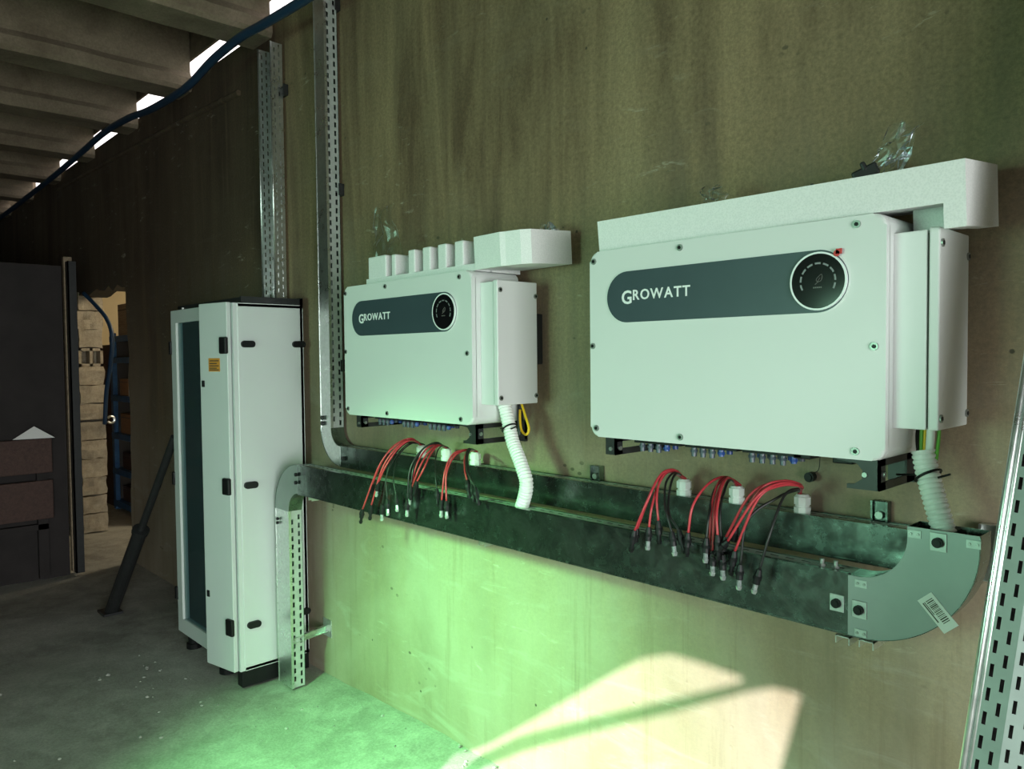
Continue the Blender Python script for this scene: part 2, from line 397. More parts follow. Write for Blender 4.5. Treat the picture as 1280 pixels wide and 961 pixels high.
bmesh.ops.translate(bm, verts=[g for g in ext['geom'] if isinstance(g, bmesh.types.BMVert)], vec=(0, 0.22, 0))
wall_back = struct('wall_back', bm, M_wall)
# hollow blocks in the jamb of the doorway (parts of the wall)
rowh = 0.213; bi = 0
for r in range(13):
    z0 = r*rowh + 0.003; z1 = (r+1)*rowh - 0.003
    hollow = (r == 9)
    bm = bmesh.new()
    dx = 0.03 + 0.008*random.random(); y0, y1 = -0.035 + 0.02*random.random(), 0.225 + 0.015*random.random()
    if hollow:
        box(bm, (DX0-0.14, y0, z0), (DX0+dx, y1, z0+0.03)); box(bm, (DX0-0.14, y0, z1-0.03), (DX0+dx, y1, z1))
        for a, b in ((y0, y0+0.03), (y0+0.115, y0+0.145), (y1-0.03, y1)): box(bm, (DX0-0.14, a, z0), (DX0+dx, b, z1))
        box(bm, (DX0-0.15, y0, z0), (DX0-0.135, y1, z1))
    else:
        box(bm, (DX0-0.14, y0, z0), (DX0+dx, y1, z1))
        bmesh.ops.subdivide_edges(bm, edges=list(bm.edges), cuts=3, use_grid_fill=True)
        for v in bm.verts: v.co += Vector([0.018*mnoise.noise(v.co*11 + Vector((k*9, r*3, 0))) for k in range(3)])
    link('block', bm, M_block, wall_back)
# ledge high on the wall
bm = bmesh.new()
pts = spline([(-5.35, -0.012, 3.885), (-6.2, -0.012, 3.925), (-7.3, -0.012, 3.955), (-8.7, -0.012, 4.0), (-10.5, -0.012, 4.04)], 12)
tube(bm, pts, lambda i: 0.022 + 0.008*mnoise.noise(Vector((i*0.9, 0, 0))), 6)
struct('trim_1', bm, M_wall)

# other sides of the hall (out of view, with the gate to the right)
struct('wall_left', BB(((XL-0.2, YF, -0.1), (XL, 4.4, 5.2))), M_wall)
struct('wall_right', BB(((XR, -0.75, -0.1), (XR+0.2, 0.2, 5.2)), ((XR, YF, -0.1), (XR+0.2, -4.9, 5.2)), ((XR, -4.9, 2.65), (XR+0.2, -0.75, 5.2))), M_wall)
# front wall: holes shaped to cast the sun patch, and an added wide window
def through(x, z):
    t = YF/SUN_TO.y; q = Vector((x, 0, z)) + SUN_TO * t; return (q.x, q.z)
def wl(*pp): return [(lambda p: (p.x, p.z))(on_y(a, b, 0.0)) for a, b in pp]
upper = [(-2.93, -0.45), (-2.93, -0.03)] + wl((616, 928), (690, 886), (765, 842), (803, 823), (838, 818), (880, 830), (930, 848), (925, 853), (840, 873), (740, 896), (650, 919)) + [(-2.80, 0.02), (-2.86, -0.45)]
lower = [(-2.82, -0.45), (-2.72, 0.0)] + wl((655, 939), (740, 915), (840, 891), (930, 866), (966, 860), (1001, 868), (975, 961)) + [(-1.32, 0.2), (-1.45, -0.45)]
bm = bmesh.new()
loops = [[(XL, -0.1), (XR, -0.1), (XR, 5.2), (XL, 5.2)], [(-3.45, 1.1), (-1.45, 1.1), (-1.45, 2.5), (-3.45, 2.5)],
         [through(*p) for p in upper], [through(*p) for p in lower]]
es = []
for lp in loops:
    vs = [bm.verts.new((x, YF, z)) for x, z in lp]
    es += [bm.edges.new((vs[i], vs[(i+1) % len(vs)])) for i in range(len(vs))]
bmesh.ops.triangle_fill(bm, edges=es, use_beauty=False, normal=(0, 1, 0))
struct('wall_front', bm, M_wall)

# outside: unseen roof and side sheet added to block sun from the window
struct('wall_sun_block', BB(((-0.95, -10.0, -0.1), (-0.87, YF-0.02, 2.62)), ((-4.0, -10.0, 2.55), (-0.87, YF-0.02, 2.62))), M_wall)
# ceiling slab on precast beams
slab_bm = BB(((XL, YF, 4.78), (XR, -0.02, 4.95)))
ceiling = struct('ceiling', slab_bm, M_beam)
def beam_bm(x1):
    bm = bmesh.new(); x0 = x1 - 0.31
    prof = [(x0, 4.13), (x0+0.02, 4.10), (x1-0.02, 4.10), (x1, 4.13), (x1, 4.20), (x1-0.035, 4.25), (x1-0.035, 4.79), (x0+0.035, 4.79), (x0+0.035, 4.25), (x0, 4.20)]
    k = 28; rows = []
    for j in range(k+1):
        y = -0.03 + (YF + 0.60)*j/k
        rows.append([bm.verts.new((u + 0.006*mnoise.noise(Vector((u*5, y*3, v*5))), y, v + 0.008*mnoise.noise(Vector((u*4, y*4, v*3+9))))) for u, v in prof])
    n = len(prof)
    for a, b in zip(rows, rows[1:]):
        for i in range(n): bm.faces.new((a[i], a[(i+1)%n], b[(i+1)%n], b[i]))
    bm.faces.new(rows[0]); bm.faces.new(list(reversed(rows[-1])))
    return bm
for x1 in (2.05, 0.68, -0.69, -2.05, -3.41, -4.775, -6.16, -7.45, -8.82, -10.2, -11.6, -13.0):
    link('beam', beam_bm(x1), M_beam, ceiling)
# white cladding outside, seen through the gap above the wall
clad = bpy.data.objects.new('trim_2', None); COL.objects.link(clad); clad['kind'] = 'structure'
x = XL
while x < -2.0:
    b = BB(((x, 0.62 + 0.0, 4.02), (x+0.285, 0.65, 5.9)))
    link('panel', b, M_clad, clad); x += 0.30

struct('trim_3', BB(((XL, -0.02, 4.365), (XR, 0.0, 4.80))), M_beam)
# partition at the far left with its standing post
struct('wall_partition', BB(((-8.14, -5.8, -0.05), (-8.02, -0.56, 2.86))), M_dark)
t = thing('timber_post', 'weathered timber post standing left of the broken doorway', 'post', (-8.0, -0.52, 0))
link('post', BB(((-0.075, -0.02, 0), (-0.015, 0.05, 2.95)), bevel=0.006), M_wood_l, t)
link('steel_angle', BB(((-0.015, -0.01, 0.0), (0.075, 0.0, 2.9)), ((0.065, -0.01, 0.0), (0.075, 0.06, 2.9))), M_blackmet, t)

# store room behind the doorway
struct('wall_store_back', BB(((-20, 3.9, -0.1), (-8.0, 4.05, 4.2))), M_cream)
struct('wall_store_left', BB(((-12.85, 0.22, -0.1), (-12.7, 3.9, 4.2))), M_cream)
struct('wall_store_right', BB(((-7.7, 0.22, -0.1), (-7.6, 3.9, 4.2))), M_cream)
struct('ceiling_store', BB(((-20, 0.25, 4.02), (-7.6, 3.9, 4.1))), M_cream)

# ---------------------------------------------------------------- shelving in the store
RX, RY = -11.05, 0.72
t = thing('storage_rack', 'blue steel storage rack seen through the broken doorway', 'rack', (RX, RY, 0))
for dx in (0.0, 1.3):
    for dy in (0.0, 0.5):
        link('upright', BB(((dx-0.045, dy-0.03, 0), (dx+0.045, dy+0.03, 2.35)), bevel=0.005), M_bluerack, t)
link('back_sheet', BB(((-0.04, 0.515, 0.0), (1.34, 0.525, 2.3))), simple('grey_blue_sheet', (0.26, 0.31, 0.40), 0.6, 0, 0.05, 6), t)
link('side_sheet', BB(((-0.05, 0.0, 0.0), (-0.042, 0.52, 2.25))), M_dull, t)
for z in (0.12, 0.55, 1.02, 1.52, 2.02, 2.3):
    link('shelf', BB(((-0.04, -0.01, z-0.03), (1.34, 0.51, z)), ((-0.04, -0.035, z-0.07), (1.34, -0.01, z+0.005))), M_bluerack, t)
t = thing('board', 'tall dark board standing left of the blue rack', 'board', (-11.62, 0.74, 0))
link('board', BB(((-0.28, 0, 0), (0.42, 0.03, 2.2)), bevel=0.004), M_wood_d, t)
link('batten', BB(((-0.28, -0.02, 1.0), (0.42, 0.0, 1.08))), M_wood_d, t)
def carton(x, z, w, h, d, label, mat=M_card, y=RY+0.04, name='carton'):
    bm = BB(((0, 0, 0), (w, d, h)), bevel=0.006)
    o = link(name, bm, mat); o.location = (x, y, z)
    tag(o, label, 'box'); 
    link('lid_seam', BB(((0.01, -0.002, h*0.80), (w-0.01, 0.0, h*0.83))), M_dull, o)
    return o
carton(RX+0.10, 2.302, 0.75, 0.42, 0.4, 'brown wooden box lying on top of the blue rack', M_wood_l)
carton(RX+0.10, 1.522, 0.34, 0.22, 0.3, 'brown carton on the upper shelf of the blue rack')
carton(RX+0.46, 1.522, 0.40, 0.10, 0.3, 'white carton on the upper shelf, under a second white carton', M_paper)
carton(RX+0.46, 1.622, 0.36, 0.10, 0.3, 'white carton stacked on another white carton on the upper shelf', M_paper)
carton(RX+0.10, 1.022, 0.62, 0.26, 0.3, 'wide brown carton on the middle shelf of the blue rack')
carton(RX+0.15, 0.552, 0.50, 0.22, 0.3, 'dark brown carton on the low shelf of the blue rack', M_wood_d)
carton(RX+0.12, 0.122, 0.60, 0.2, 0.3, 'dark box on the bottom shelf of the blue rack', M_wood_d)
# hose over the doorway, and the hook clamp
bm = bmesh.new()
tube(bm, spline([on_y(104, 366, -0.06), on_y(118, 380, 0.02), on_y(133, 398, 0.08), on_y(140, 420, 0.1), on_y(138, 455, 0.1), on_y(133, 490, 0.1), on_y(131, 530, 0.1)], 8), 0.022, 8)
tag(link('hose', bm, M_bluecable, smooth=True), 'dark blue-grey hose hanging down over the block jamb of the doorway', 'hose')
t = thing('clamp', 'steel ring hook on a rod across the block jamb', 'hook', on_x(112, 526, DX0+0.08))
bm = bmesh.new(); tube(bm, [Vector((0, -0.16, 0)), Vector((0, 0.18, 0.005))], 0.012, 8); link('rod', bm, M_blackmet, t)
bm = bmesh.new(); tube(bm, [Vector((0, 0.225 + 0.038*math.cos(a), 0.038*math.sin(a))) for a in [PI*(1.15) + i*PI*1.7/14 for i in range(15)]], 0.014, 8); link('ring', bm, M_galv_l, t)

# crates in the dark corner
t = thing('crate', 'dark brown wooden crate in the unlit left corner', 'crate', (-7.95, -1.3, 0))
for z0, z1 in ((0.55, 0.90), (0.97, 1.28)):
    link('plank', BB(((0, -0.6, z0), (0.03, 0.6, z1)), bevel=0.006), M_wood_d, t)
link('frame', BB(((-0.06, -0.58, 0.0), (0.0, -0.5, 1.27)), ((-0.06, 0.48, 0.0), (0.0, 0.56, 1.27)), ((-0.06, -0.58, 0.45), (0.0, 0.56, 0.5))), M_dark, t)
bm = bmesh.new()
a = Vector((0, -0.2, 0)); b = Vector((0.06, 0.12, 0)); c = Vector((0.0, -0.03, 0.11)); d = Vector((-0.06, 0.05, 0.0))
for tri in ((a, b, c), (b, d, c), (d, a, c), (a, d, b)): bm.faces.new([bm.verts.new(p) for p in tri])
bmesh.ops.remove_doubles(bm, verts=bm.verts, dist=1e-5)
o = link('paper', bm, M_paper); o.location = (-7.95, -0.80, 1.285); tag(o, 'folded white paper standing on the dark brown crate', 'paper')

CABX = -5.42
# black prop leaning on the wall beside the cabinet
p0 = on_z(139, 766, 0.0) + Vector((0, 0, 0.01)); p2 = on_x(218, 547, CABX - 0.035); p1 = p0 + (p2-p0)*0.50; p2 = p0 + (p2-p0)*1.005
t = thing('prop', 'black telescopic steel prop leaning beside the glass door of the cabinet', 'pole', p0)
bm = bmesh.new(); cyl(bm, (0,0,0), p1-p0, 0.05, 16); cyl(bm, (p1-p0)*0.97, (p1-p0)*1.01, 0.06, 16); link('outer_tube', bm, M_blackmet, t)
bm = bmesh.new(); cyl(bm, (p1-p0), p2-p0, 0.027, 14); link('inner_tube', bm, M_blackmet, t)
bm = bmesh.new(); box(bm, (-0.11, -0.07, -0.012), (0.07, 0.07, 0.006)); link('foot_plate', bm, M_blackmet, t)

# ---------------------------------------------------------------- cabinet
CX0, CX1, CY0, CY1, CZ0, CZ1 = -5.42, -4.405, -0.5, -0.05, 0.10, 2.312
cab = thing('cabinet', 'tall light grey electrical cabinet with glass door on black plinth', 'cabinet', (CX0, CY0, 0))
Wc, Dc = CX1-CX0, CY1-CY0
link('body', BB(((0, Dc-0.02, CZ0), (Wc, Dc, CZ1)), ((0, 0.03, CZ0), (0.02, Dc, CZ1)), ((0, 0.03, CZ0), (Wc, Dc, CZ0+0.02)), ((0.0, 0.03, CZ1-0.02), (Wc, Dc, CZ1)),
                ((Wc-0.05, 0.0, CZ0), (Wc-0.004, 0.04, CZ1)), ((0.64, 0.02, CZ0), (0.68, 0.06, CZ1))), M_cab, cab)
sp = link('side_panel', BB(((Wc-0.02, 0.025, CZ0), (Wc, Dc, CZ1)), bevel=0.004), M_cab, cab)
for zz in (on_x(305, 430, CX1).z, on_x(305, 607, CX1).z, on_x(305, 783, CX1).z):
    for yy in (0.085, Dc-0.035):
        bm = bmesh.new(); prism(bm, rrect(yy-0.042, zz-0.02, yy+0.042, zz+0.02, 0.019), (Wc, Wc+0.018), lambda u, v, w: (w, u, v))
        link('catch', bm, M_black, sp)
# glass door
gx0, gx1 = 0.0, 0.66
gd = link('glass_door', BB(((gx0, 0, CZ0), (gx0+0.085, 0.03, CZ1)), ((gx1-0.06, 0, CZ0), (gx1, 0.03, CZ1)), ((gx0+0.085, 0, CZ0), (gx1-0.06, 0.03, CZ0+0.10)), ((gx0+0.085, 0, CZ1-0.085), (gx1-0.06, 0.03, CZ1))), M_cab, cab)
link('glass_pane', BB(((gx0+0.085, 0.012, CZ0+0.10), (gx1-0.06, 0.018, CZ1-0.085))), M_glass, gd)
link('edge_bead', BB(((gx0+0.085, -0.004, CZ0+0.10), (gx0+0.097, 0.02, CZ1-0.085))), M_white, gd)
for zz in (2.06, 1.16, 0.36):
    link('hinge', BB(((-0.028, -0.012, zz-0.045), (0.008, 0.03, zz+0.045)), bevel=0.006), M_black, cab)
# ajar panel: hinged on the right corner
bm = BB(((-0.284, -0.028, CZ0), (0.0, 0.0, CZ1+0.004)), bevel=0.004)
pan = link('front_panel', bm, M_cab, cab); pan.location = (Wc-0.025, -0.004, 0); pan.rotation_euler = (0, 0, math.radians(11))
for zz in (2.06, on_x(305, 607, CX1).z, on_x(305, 783, CX1).z):
    link('hinge', BB(((-0.055, -0.05, zz-0.05), (0.012, -0.026, zz+0.05)), bevel=0.008), M_black, pan)
for zz in (1.83, 0.54):
    link('lock', BB(((-0.262, -0.034, zz-0.02), (-0.236, -0.027, zz+0.02)), bevel=0.003), M_black, pan)
st = link('sticker', BB(((-0.19, -0.0295, 1.905), (-0.075, -0.027, 1.985))), M_orange, pan)
link('print', BB(*[((-0.18, -0.0302, z), (-0.085 - 0.02*(i % 2), -0.0294, z+0.006)) for i, z in enumerate((1.966, 1.95, 1.936, 1.922, 1.912))]), M_dull, st)
# plinth, feet, top rim
link('plinth', BB(((Wc-0.075, 0.01, 0.0), (Wc-0.005, Dc, CZ0-0.002)), ((0.42, 0.10, 0.0), (Wc-0.075, 0.13, CZ0-0.002)), bevel=0.004), M_black, cab)
for fx, fy in ((0.12, 0.06), (0.70, 0.05), (0.12, 0.40)):
    bm = bmesh.new(); cyl(bm, (fx, fy, -0.005), (fx, fy, 0.03), 0.05, 16); cyl(bm, (fx, fy, 0.03), (fx, fy, CZ0), 0.038, 16); link('foot', bm, M_black, cab)
link('top_rim', BB(((0.0, 0.05, CZ1), (Wc-0.02, 0.07, CZ1+0.035)), ((0.0, Dc-0.02, CZ1), (Wc, Dc, CZ1+0.045)), ((Wc-0.02, 0.05, CZ1), (Wc, Dc, CZ1+0.04)), ((0.0, 0.05, CZ1), (0.02, Dc, CZ1+0.035))), M_blackmet, cab)
for bx in (0.12, 0.55):
    bm = bmesh.new(); cyl(bm, (bx, 0.04, CZ1), (bx, 0.04, CZ1+0.02), 0.012, 8); link('bolt', bm, M_screw, cab)
# inside the glass door
link('mounting_plate', BB(((0.1, 0.30, 0.2), (0.6, 0.31, 2.2))), M_innergrey, cab)
rail = link('rail', BB(((0.022, 0.050, 0.2), (0.036, 0.105, 2.2))), M_galv_l, cab)
for zz in (0.45, 0.62, 0.9, 1.0, 1.25, 1.35, 1.75, 1.9, 2.0, 1.08):
    link('clip', BB(((0.036, 0.062, zz), (0.06, 0.09, zz+0.03))), M_black, rail)
for zz, h in ((1.45, 0.26), (0.72, 0.2), (1.85, 0.12)):
    link('breaker', BB(((0.33, 0.14, zz), (0.58, 0.30, zz+h)), bevel=0.006), M_black, cab)
link('tag', BB(((0.12, 0.028, 1.66), (0.21, 0.032, 1.73)), M=Matrix.Rotation(math.radians(3), 4, 'Y')), M_green, cab)

# ---------------------------------------------------------------- cable trays
def strip_tray(name, label, x0, x1, z0, z1, y0, y1, horiz, lid=True, lidmat=M_galv, group=None, rows=2):
    """closed tray: plain lid to the front, slotted sides; the long axis is x when horiz else z"""
    t = thing(name, label, 'cable tray', (x0, y1, z0), group=group)
    L = (x1-x0) if horiz else (z1-z0); H = (z1-z0) if horiz else (x1-x0); D = y1-y0
    P = (lambda u, v, w: (u, w, v)) if horiz else (lambda u, v, w: (v, w, u))
    def fl(bm):  # the lid sheet with rolled lips on both long sides
        prism(bm, [(0, 0), (L, 0), (L, H), (0, H)], (-D-0.002, -D), P)
        for v in (0, H):
            prism(bm, [(0, v-0.003), (L, v-0.003), (L, v+0.003), (0, v+0.003)], (-D-0.004, -D+0.012), P)
    bm = bmesh.new(); fl(bm); link('lid', bm, lidmat, t)
    cols = [D*(i+0.5)/rows for i in range(rows)]
    for v in (0.003, H-0.003):
        bm = bmesh.new()
        g = (lambda u, a, w, v=v: (u, -a, v + (w if v < H/2 else -w))) if horiz else (lambda u, a, w, v=v: (v + (w if v < H/2 else -w), -a, u))
        perf(bm, L, D-0.004, cols, (0.030, 0.013), 0.05, g, 0.0015); link('side_panel', bm, M_slot, t)
    bm = bmesh.new(); prism(bm, [(0, 0), (L, 0), (L, H), (0, H)], (-0.002, 0), P); link('base', bm, M_galv, t)
    return t
def arc_elbow(name, label, c, r0, r1, a0, a1, y0, y1, pre=0.0, post=0.0, mat=M_mattegrey, wallmat=M_galv):
    """curved tray piece: plain lid plate, inner and outer walls; straight run-ins pre / post"""
    t = thing(name, label, 'tray elbow', (c[0], y1, c[1]))
    n = 24; D = y1-y0
    A = [math.radians(a0 + (a1-a0)*i/n) for i in range(n+1)]
    def side(r):
        pts = [(r*math.cos(a), r*math.sin(a)) for a in A]
        ta = (math.sin(A[0]), -math.cos(A[0])); tb = (-math.sin(A[-1]), math.cos(A[-1]))
        s = 1 if a1 > a0 else -1
        if pre: pts.insert(0, (pts[0][0]+ta[0]*pre*s, pts[0][1]+ta[1]*pre*s))
        if post: pts.append((pts[-1][0]+tb[0]*post*s, pts[-1][1]+tb[1]*post*s))
        return pts
    I, O = side(r0), side(r1)
    def ribbon(P, Q, ya, yb):
        bm = bmesh.new()
        for y in (ya, yb):
            vi = [bm.verts.new((u, y, v)) for u, v in P]; vo = [bm.verts.new((u, y, v)) for u, v in Q]
            for k in range(len(P)-1): bm.faces.new((vi[k], vi[k+1], vo[k+1], vo[k]))
            if y == ya: fi, fo = vi, vo
            else:
                for k in range(len(P)-1):
                    bm.faces.new((fi[k], fi[k+1], vi[k+1], vi[k])); bm.faces.new((fo[k], fo[k+1], vo[k+1], vo[k]))
                bm.faces.new((fi[0], fo[0], vo[0], vi[0])); bm.faces.new((fi[-1], fo[-1], vo[-1], vi[-1]))
        return bm
    lid = link('lid', ribbon(I, O, -D-0.004, -D-0.001), mat, t)
    def off(P, d): # thicken radially
        out = []
        for k, (u, v) in enumerate(P):
            a = P[max(k-1, 0)]; b = P[min(k+1, len(P)-1)]; tx, tz = b[0]-a[0], b[1]-a[1]; l = math.hypot(tx, tz)
            out.append((u + d*tz/l, v - d*tx/l))
        return out
    sgn = 1 if a1 > a0 else -1
    link('inner_wall', ribbon(I, off(I, 0.002*sgn), -D-0.001, 0.0), wallmat, t)
    link('outer_wall', ribbon(O, off(O, -0.002*sgn), -D-0.006, 0.0), wallmat, t)
    link('base', ribbon(I, O, -0.002, 0.0), M_galv, t)
    return t
def fixing(parent, p, ox=0.0, plate=True):
    """bolt through a small joint plate on a lid, p in the parent's frame"""
    x, y, z = p
    pl = link('joint_plate', BB(((x-0.02, y-0.003, z-0.024), (x+0.02, y, z+0.024)), bevel=0.001, segs=1), M_plate, parent)
    bm = bmesh.new(); cyl(bm, (x+ox, y-0.003, z), (x+ox, y-0.014, z), 0.013, 12); cyl(bm, (x+ox, y-0.014, z), (x+ox, y-0.017, z), 0.009, 12); link('bolt', bm, M_black, pl)
def tab(parent, x, y, z):
    pl = link('joint_tab', BB(((x-0.016, y-0.003, z-0.010), (x+0.016, y, z+0.010))), M_plate, parent)
    for d in (-0.009, 0.009):
        bm = bmesh.new(); cyl(bm, (x+d, y-0.003, z), (x+d, y-0.006, z), 0.004, 8); link('rivet', bm, M_screw, pl)

LY0, LY1 = -0.28, -0.195        # lower run stands off the wall on brackets
LZ0, LZ1 = 1.190, 1.358
UY0, UY1 = -0.105, -0.02        # upper run is fixed to the wall
UZ0, UZ1 = 1.352, 1.467
lower = strip_tray('cable_tray', 'lower long galvanised cable tray carrying the hanging plugs in front', -4.07, -0.889, LZ0, LZ1, LY0, LY1, True)
upper = strip_tray('cable_tray', 'upper galvanised cable tray with the white glands on top', -3.885, -0.76, UZ0, UZ1, UY0, UY1, True)
vertB = strip_tray('cable_tray', 'closed vertical cable tray rising left of the left inverter', -4.10, -3.985, 1.567, 4.35, UY0, UY1, False, lidmat=M_galv_l)
vertL = strip_tray('cable_tray', 'short vertical cable tray down the cabinet side to the floor', -4.358, -4.19, 0.0, 1.07, LY0, LY1, False, lidmat=M_galv_l)
eR = arc_elbow('tray_elbow', 'big grey tray elbow below the right inverter conduit with barcode label', (-0.865, 1.488), 0.13, 0.30, -90, 0, LY0, LY1, 0.024, 0.03)
eL = arc_elbow('tray_elbow', 'grey tray elbow turning down beside the cabinet', (-4.07, 1.07), 0.12, 0.288, 90, 180, LY0, LY1, mat=M_mattegrey)
eU = arc_elbow('tray_elbow', 'galvanised tray elbow at the foot of the vertical tray', (-3.885, 1.567), 0.10, 0.215, 180, 270, UY0, UY1, mat=M_galv_l)
d = LY0-LY1
fixing(lower, (3.150, d-0.002, 0.082)); fixing(eR, (0.008, d-0.004, -0.220)); fixing(eR, (0.205, d-0.004, 0.0))
for x, z in ((0.012, -0.148), (0.012, -0.285), (0.148, 0.012), (0.285, 0.008)): tab(eR, x, d-0.004, z)
# barcode label
lb = link('label_sticker', BB(((-0.048, d-0.0062, -0.022), (0.048, d-0.0042, 0.022))), M_paper, eR)
lb.location = (0.198, 0, -0.166)
lb.matrix_local = Matrix.Translation((0.205, d-0.005, -0.182)) @ Matrix.Rotation(math.radians(48), 4, 'Y') @ Matrix.Translation((0, -(d-0.005), 0))
bars = []
x = -0.036
while x < 0.03:
    w = random.choice((0.0012, 0.002, 0.003)); bars.append(((x, d-0.0067, -0.006), (x+w, d-0.006, 0.014))); x += w + random.choice((0.0015, 0.0025))
bars += [((-0.036, d-0.0067, -0.016), (0.02, d-0.006, -0.013)), ((-0.036, d-0.0067, -0.011), (0.0, d-0.006, -0.009))]
link('barcode', BB(*bars), M_dull, lb)
for px, py in ((371, 593), (371, 603)):
    p = on_y(px, py, LY0-0.006); q = p - eL.location
    bm = bmesh.new(); cyl(bm, (q.x, q.y, q.z), (q.x, q.y-0.012, q.z), 0.011, 10); link('bolt', bm, M_black, eL)
for px, py in ((348, 648), (348, 653)):
    p = on_y(px, py, LY0-0.006); q = p - eL.location
    bm = bmesh.new(); cyl(bm, (q.x, q.y, q.z), (q.x, q.y-0.012, q.z), 0.009, 10); link('bolt', bm, M_black, eL)
for px, py in ((404, 522), (404, 529), (430, 573)):
    p = on_y(px, py, UY0-0.005); q = p - eU.location
    bm = bmesh.new(); cyl(bm, (q.x, q.y, q.z), (q.x, q.y-0.012, q.z), 0.013, 10); link('bolt', bm, M_blackmet, eU)
# bolts standing on the lower tray beside the big elbow
for x in (3.09, 3.13):
    bm = bmesh.new(); cyl(bm, (x, d*0.6, LZ1-LZ0), (x, d*0.6, LZ1-LZ0+0.022), 0.007, 10); cyl(bm, (x, d*0.6, LZ1-LZ0), (x, d*0.6, LZ1-LZ0+0.008), 0.012, 6); link('bolt', bm, M_screw, lower)

# open slotted trays: one fixed above the cabinet
def open_tray(name, label, L, Wd, fl, M, rows_b, slot=(0.028, 0.008), pitch=0.05, group=None, edge=0.006):
    t = thing(name, label, 'cable tray', group=group); t.matrix_world = M
    cols = [Wd*(i+0.5)/rows_b for i in range(rows_b)]
    bm = bmesh.new(); perf(bm, L, Wd, cols, slot, pitch, lambda u, v, w: (v, -w, u), 0.0015); link('base', bm, M_galv_l, t)
    for s, v0 in ((0, 0.0), (1, Wd)):
        bm = bmesh.new(); perf(bm, L, fl, [fl*0.3, fl*0.7], slot, pitch, lambda u, v, w, v0=v0: (v0 + (w if not s else -w), -v, u), 0.0015, phase=0.012); link('side_panel', bm, M_galv_l, t)
        bm = bmesh.new(); c = v0
        tube(bm, [Vector((c, -fl, 0)), Vector((c, -fl, L))], edge, 10); link('rolled_edge', bm, M_galv_l, t, True)
    return t
open_tray('cable_tray', 'open slotted vertical tray above the cabinet', 4.02-2.36, 0.18, 0.08, Matrix.Translation((-4.85, -0.02, 2.36)), 4)
# and one loose, leaning on the wall at the right edge
B0 = Vector((-0.575, -0.885, -0.01)); B1 = Vector((-0.265, 0.0, 4.1))
fit_a, fit_b = on_y(1280, 470, -0.445), on_y(1203, 961, -0.625)
dirv = (fit_a - fit_b).normalized()
B0 = fit_b + dirv * ((0.0 - fit_b.z)/dirv.z); B1 = fit_b + dirv * ((-0.16 - fit_b.y)/dirv.y)
Lt = min((B1-B0).length, 4.2)
view = (CAM - (B0 + dirv*1.3)); view -= dirv*view.dot(dirv); view.normalize()      # towards the camera, square to the tray
side = dirv.cross(view).normalized()
if side.dot(Vector((1, 0, 0))) < 0: side = -side
def rot_dir(a): return (side*math.cos(a) + view*math.sin(a)).normalized()
fd = rot_dir(math.radians(10)); bd = rot_dir(math.radians(-14))
t = thing('loose_tray', 'loose slotted galvanised tray leaning on the wall at right edge', 'cable tray', B0)
FW, BW = 0.062, 0.20
def map3(org, e): 
    nrm = dirv.cross(e).normalized()
    return lambda u, v, w: org + e*v + dirv*u + nrm*w
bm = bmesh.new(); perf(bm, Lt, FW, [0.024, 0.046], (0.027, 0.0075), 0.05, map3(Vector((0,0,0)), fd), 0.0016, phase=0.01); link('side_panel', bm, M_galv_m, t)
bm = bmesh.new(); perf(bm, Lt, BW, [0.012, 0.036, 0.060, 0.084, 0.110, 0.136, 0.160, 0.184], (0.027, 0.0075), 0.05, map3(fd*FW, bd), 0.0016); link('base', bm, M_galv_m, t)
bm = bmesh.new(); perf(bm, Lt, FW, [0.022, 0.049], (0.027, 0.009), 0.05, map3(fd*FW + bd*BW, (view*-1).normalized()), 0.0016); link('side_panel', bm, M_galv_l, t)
bm = bmesh.new(); tube(bm, [Vector((0,0,0)), dirv*Lt], 0.007, 10); tube(bm, [fd*0.012 - view*0.002, fd*0.012 - view*0.002 + dirv*Lt], 0.004, 8)
link('rolled_edge', bm, M_galv_l, t, True)
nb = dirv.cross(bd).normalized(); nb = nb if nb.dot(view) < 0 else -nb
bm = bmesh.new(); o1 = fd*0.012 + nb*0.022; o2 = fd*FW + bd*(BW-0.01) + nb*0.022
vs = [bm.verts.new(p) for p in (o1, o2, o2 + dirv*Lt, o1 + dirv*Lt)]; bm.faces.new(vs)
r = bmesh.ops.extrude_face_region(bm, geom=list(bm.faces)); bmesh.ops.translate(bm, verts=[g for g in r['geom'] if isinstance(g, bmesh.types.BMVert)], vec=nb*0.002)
link('dark_backing', bm, M_dark, t)  # added dark sheet behind the slots so they read as shaded

# wall brackets
def strut(label, x, z, L, up=0.05, w=0.04, mat=M_galv_l, lift=0.0):
    """cantilever bracket: plate on the wall, channel arm under a tray"""
    t = thing('wall_bracket', label, 'bracket', (x, 0, z))
    bm = bmesh.new(); box(bm, (-w*0.8, -0.006, -0.03), (w*0.8, 0.0, up)); link('wall_plate', bm, mat, t)
    bm = bmesh.new(); box(bm, (-w/2, -L, -0.022), (-w/2+0.003, -0.004, 0.0)); box(bm, (w/2-0.003, -L, -0.022), (w/2, -0.004, 0.0)); box(bm, (-w/2, -L, -0.003), (w/2, -0.004, 0.0)); link('arm', bm, mat, t)
    bm = bmesh.new(); cyl(bm, (0, -0.006, up*0.62), (0, -0.016, up*0.62), 0.011, 8); link('bolt', bm, M_screw, t)
    return t
strut('galvanised bracket under the left end of the lower tray', on_y(411, 628, -0.15).x, LZ0-0.005, 0.27)
strut('galvanised bracket under the lower tray below the left inverter', on_y(628, 682, -0.15).x, LZ0-0.005, 0.27)
strut('galvanised bracket under the joint of the big elbow', on_y(1066, 795, -0.22).x, LZ0-0.007, 0.29)
strut('galvanised bracket under the middle of the big elbow', on_y(1090, 798, -0.22).x, LZ0-0.014, 0.26)
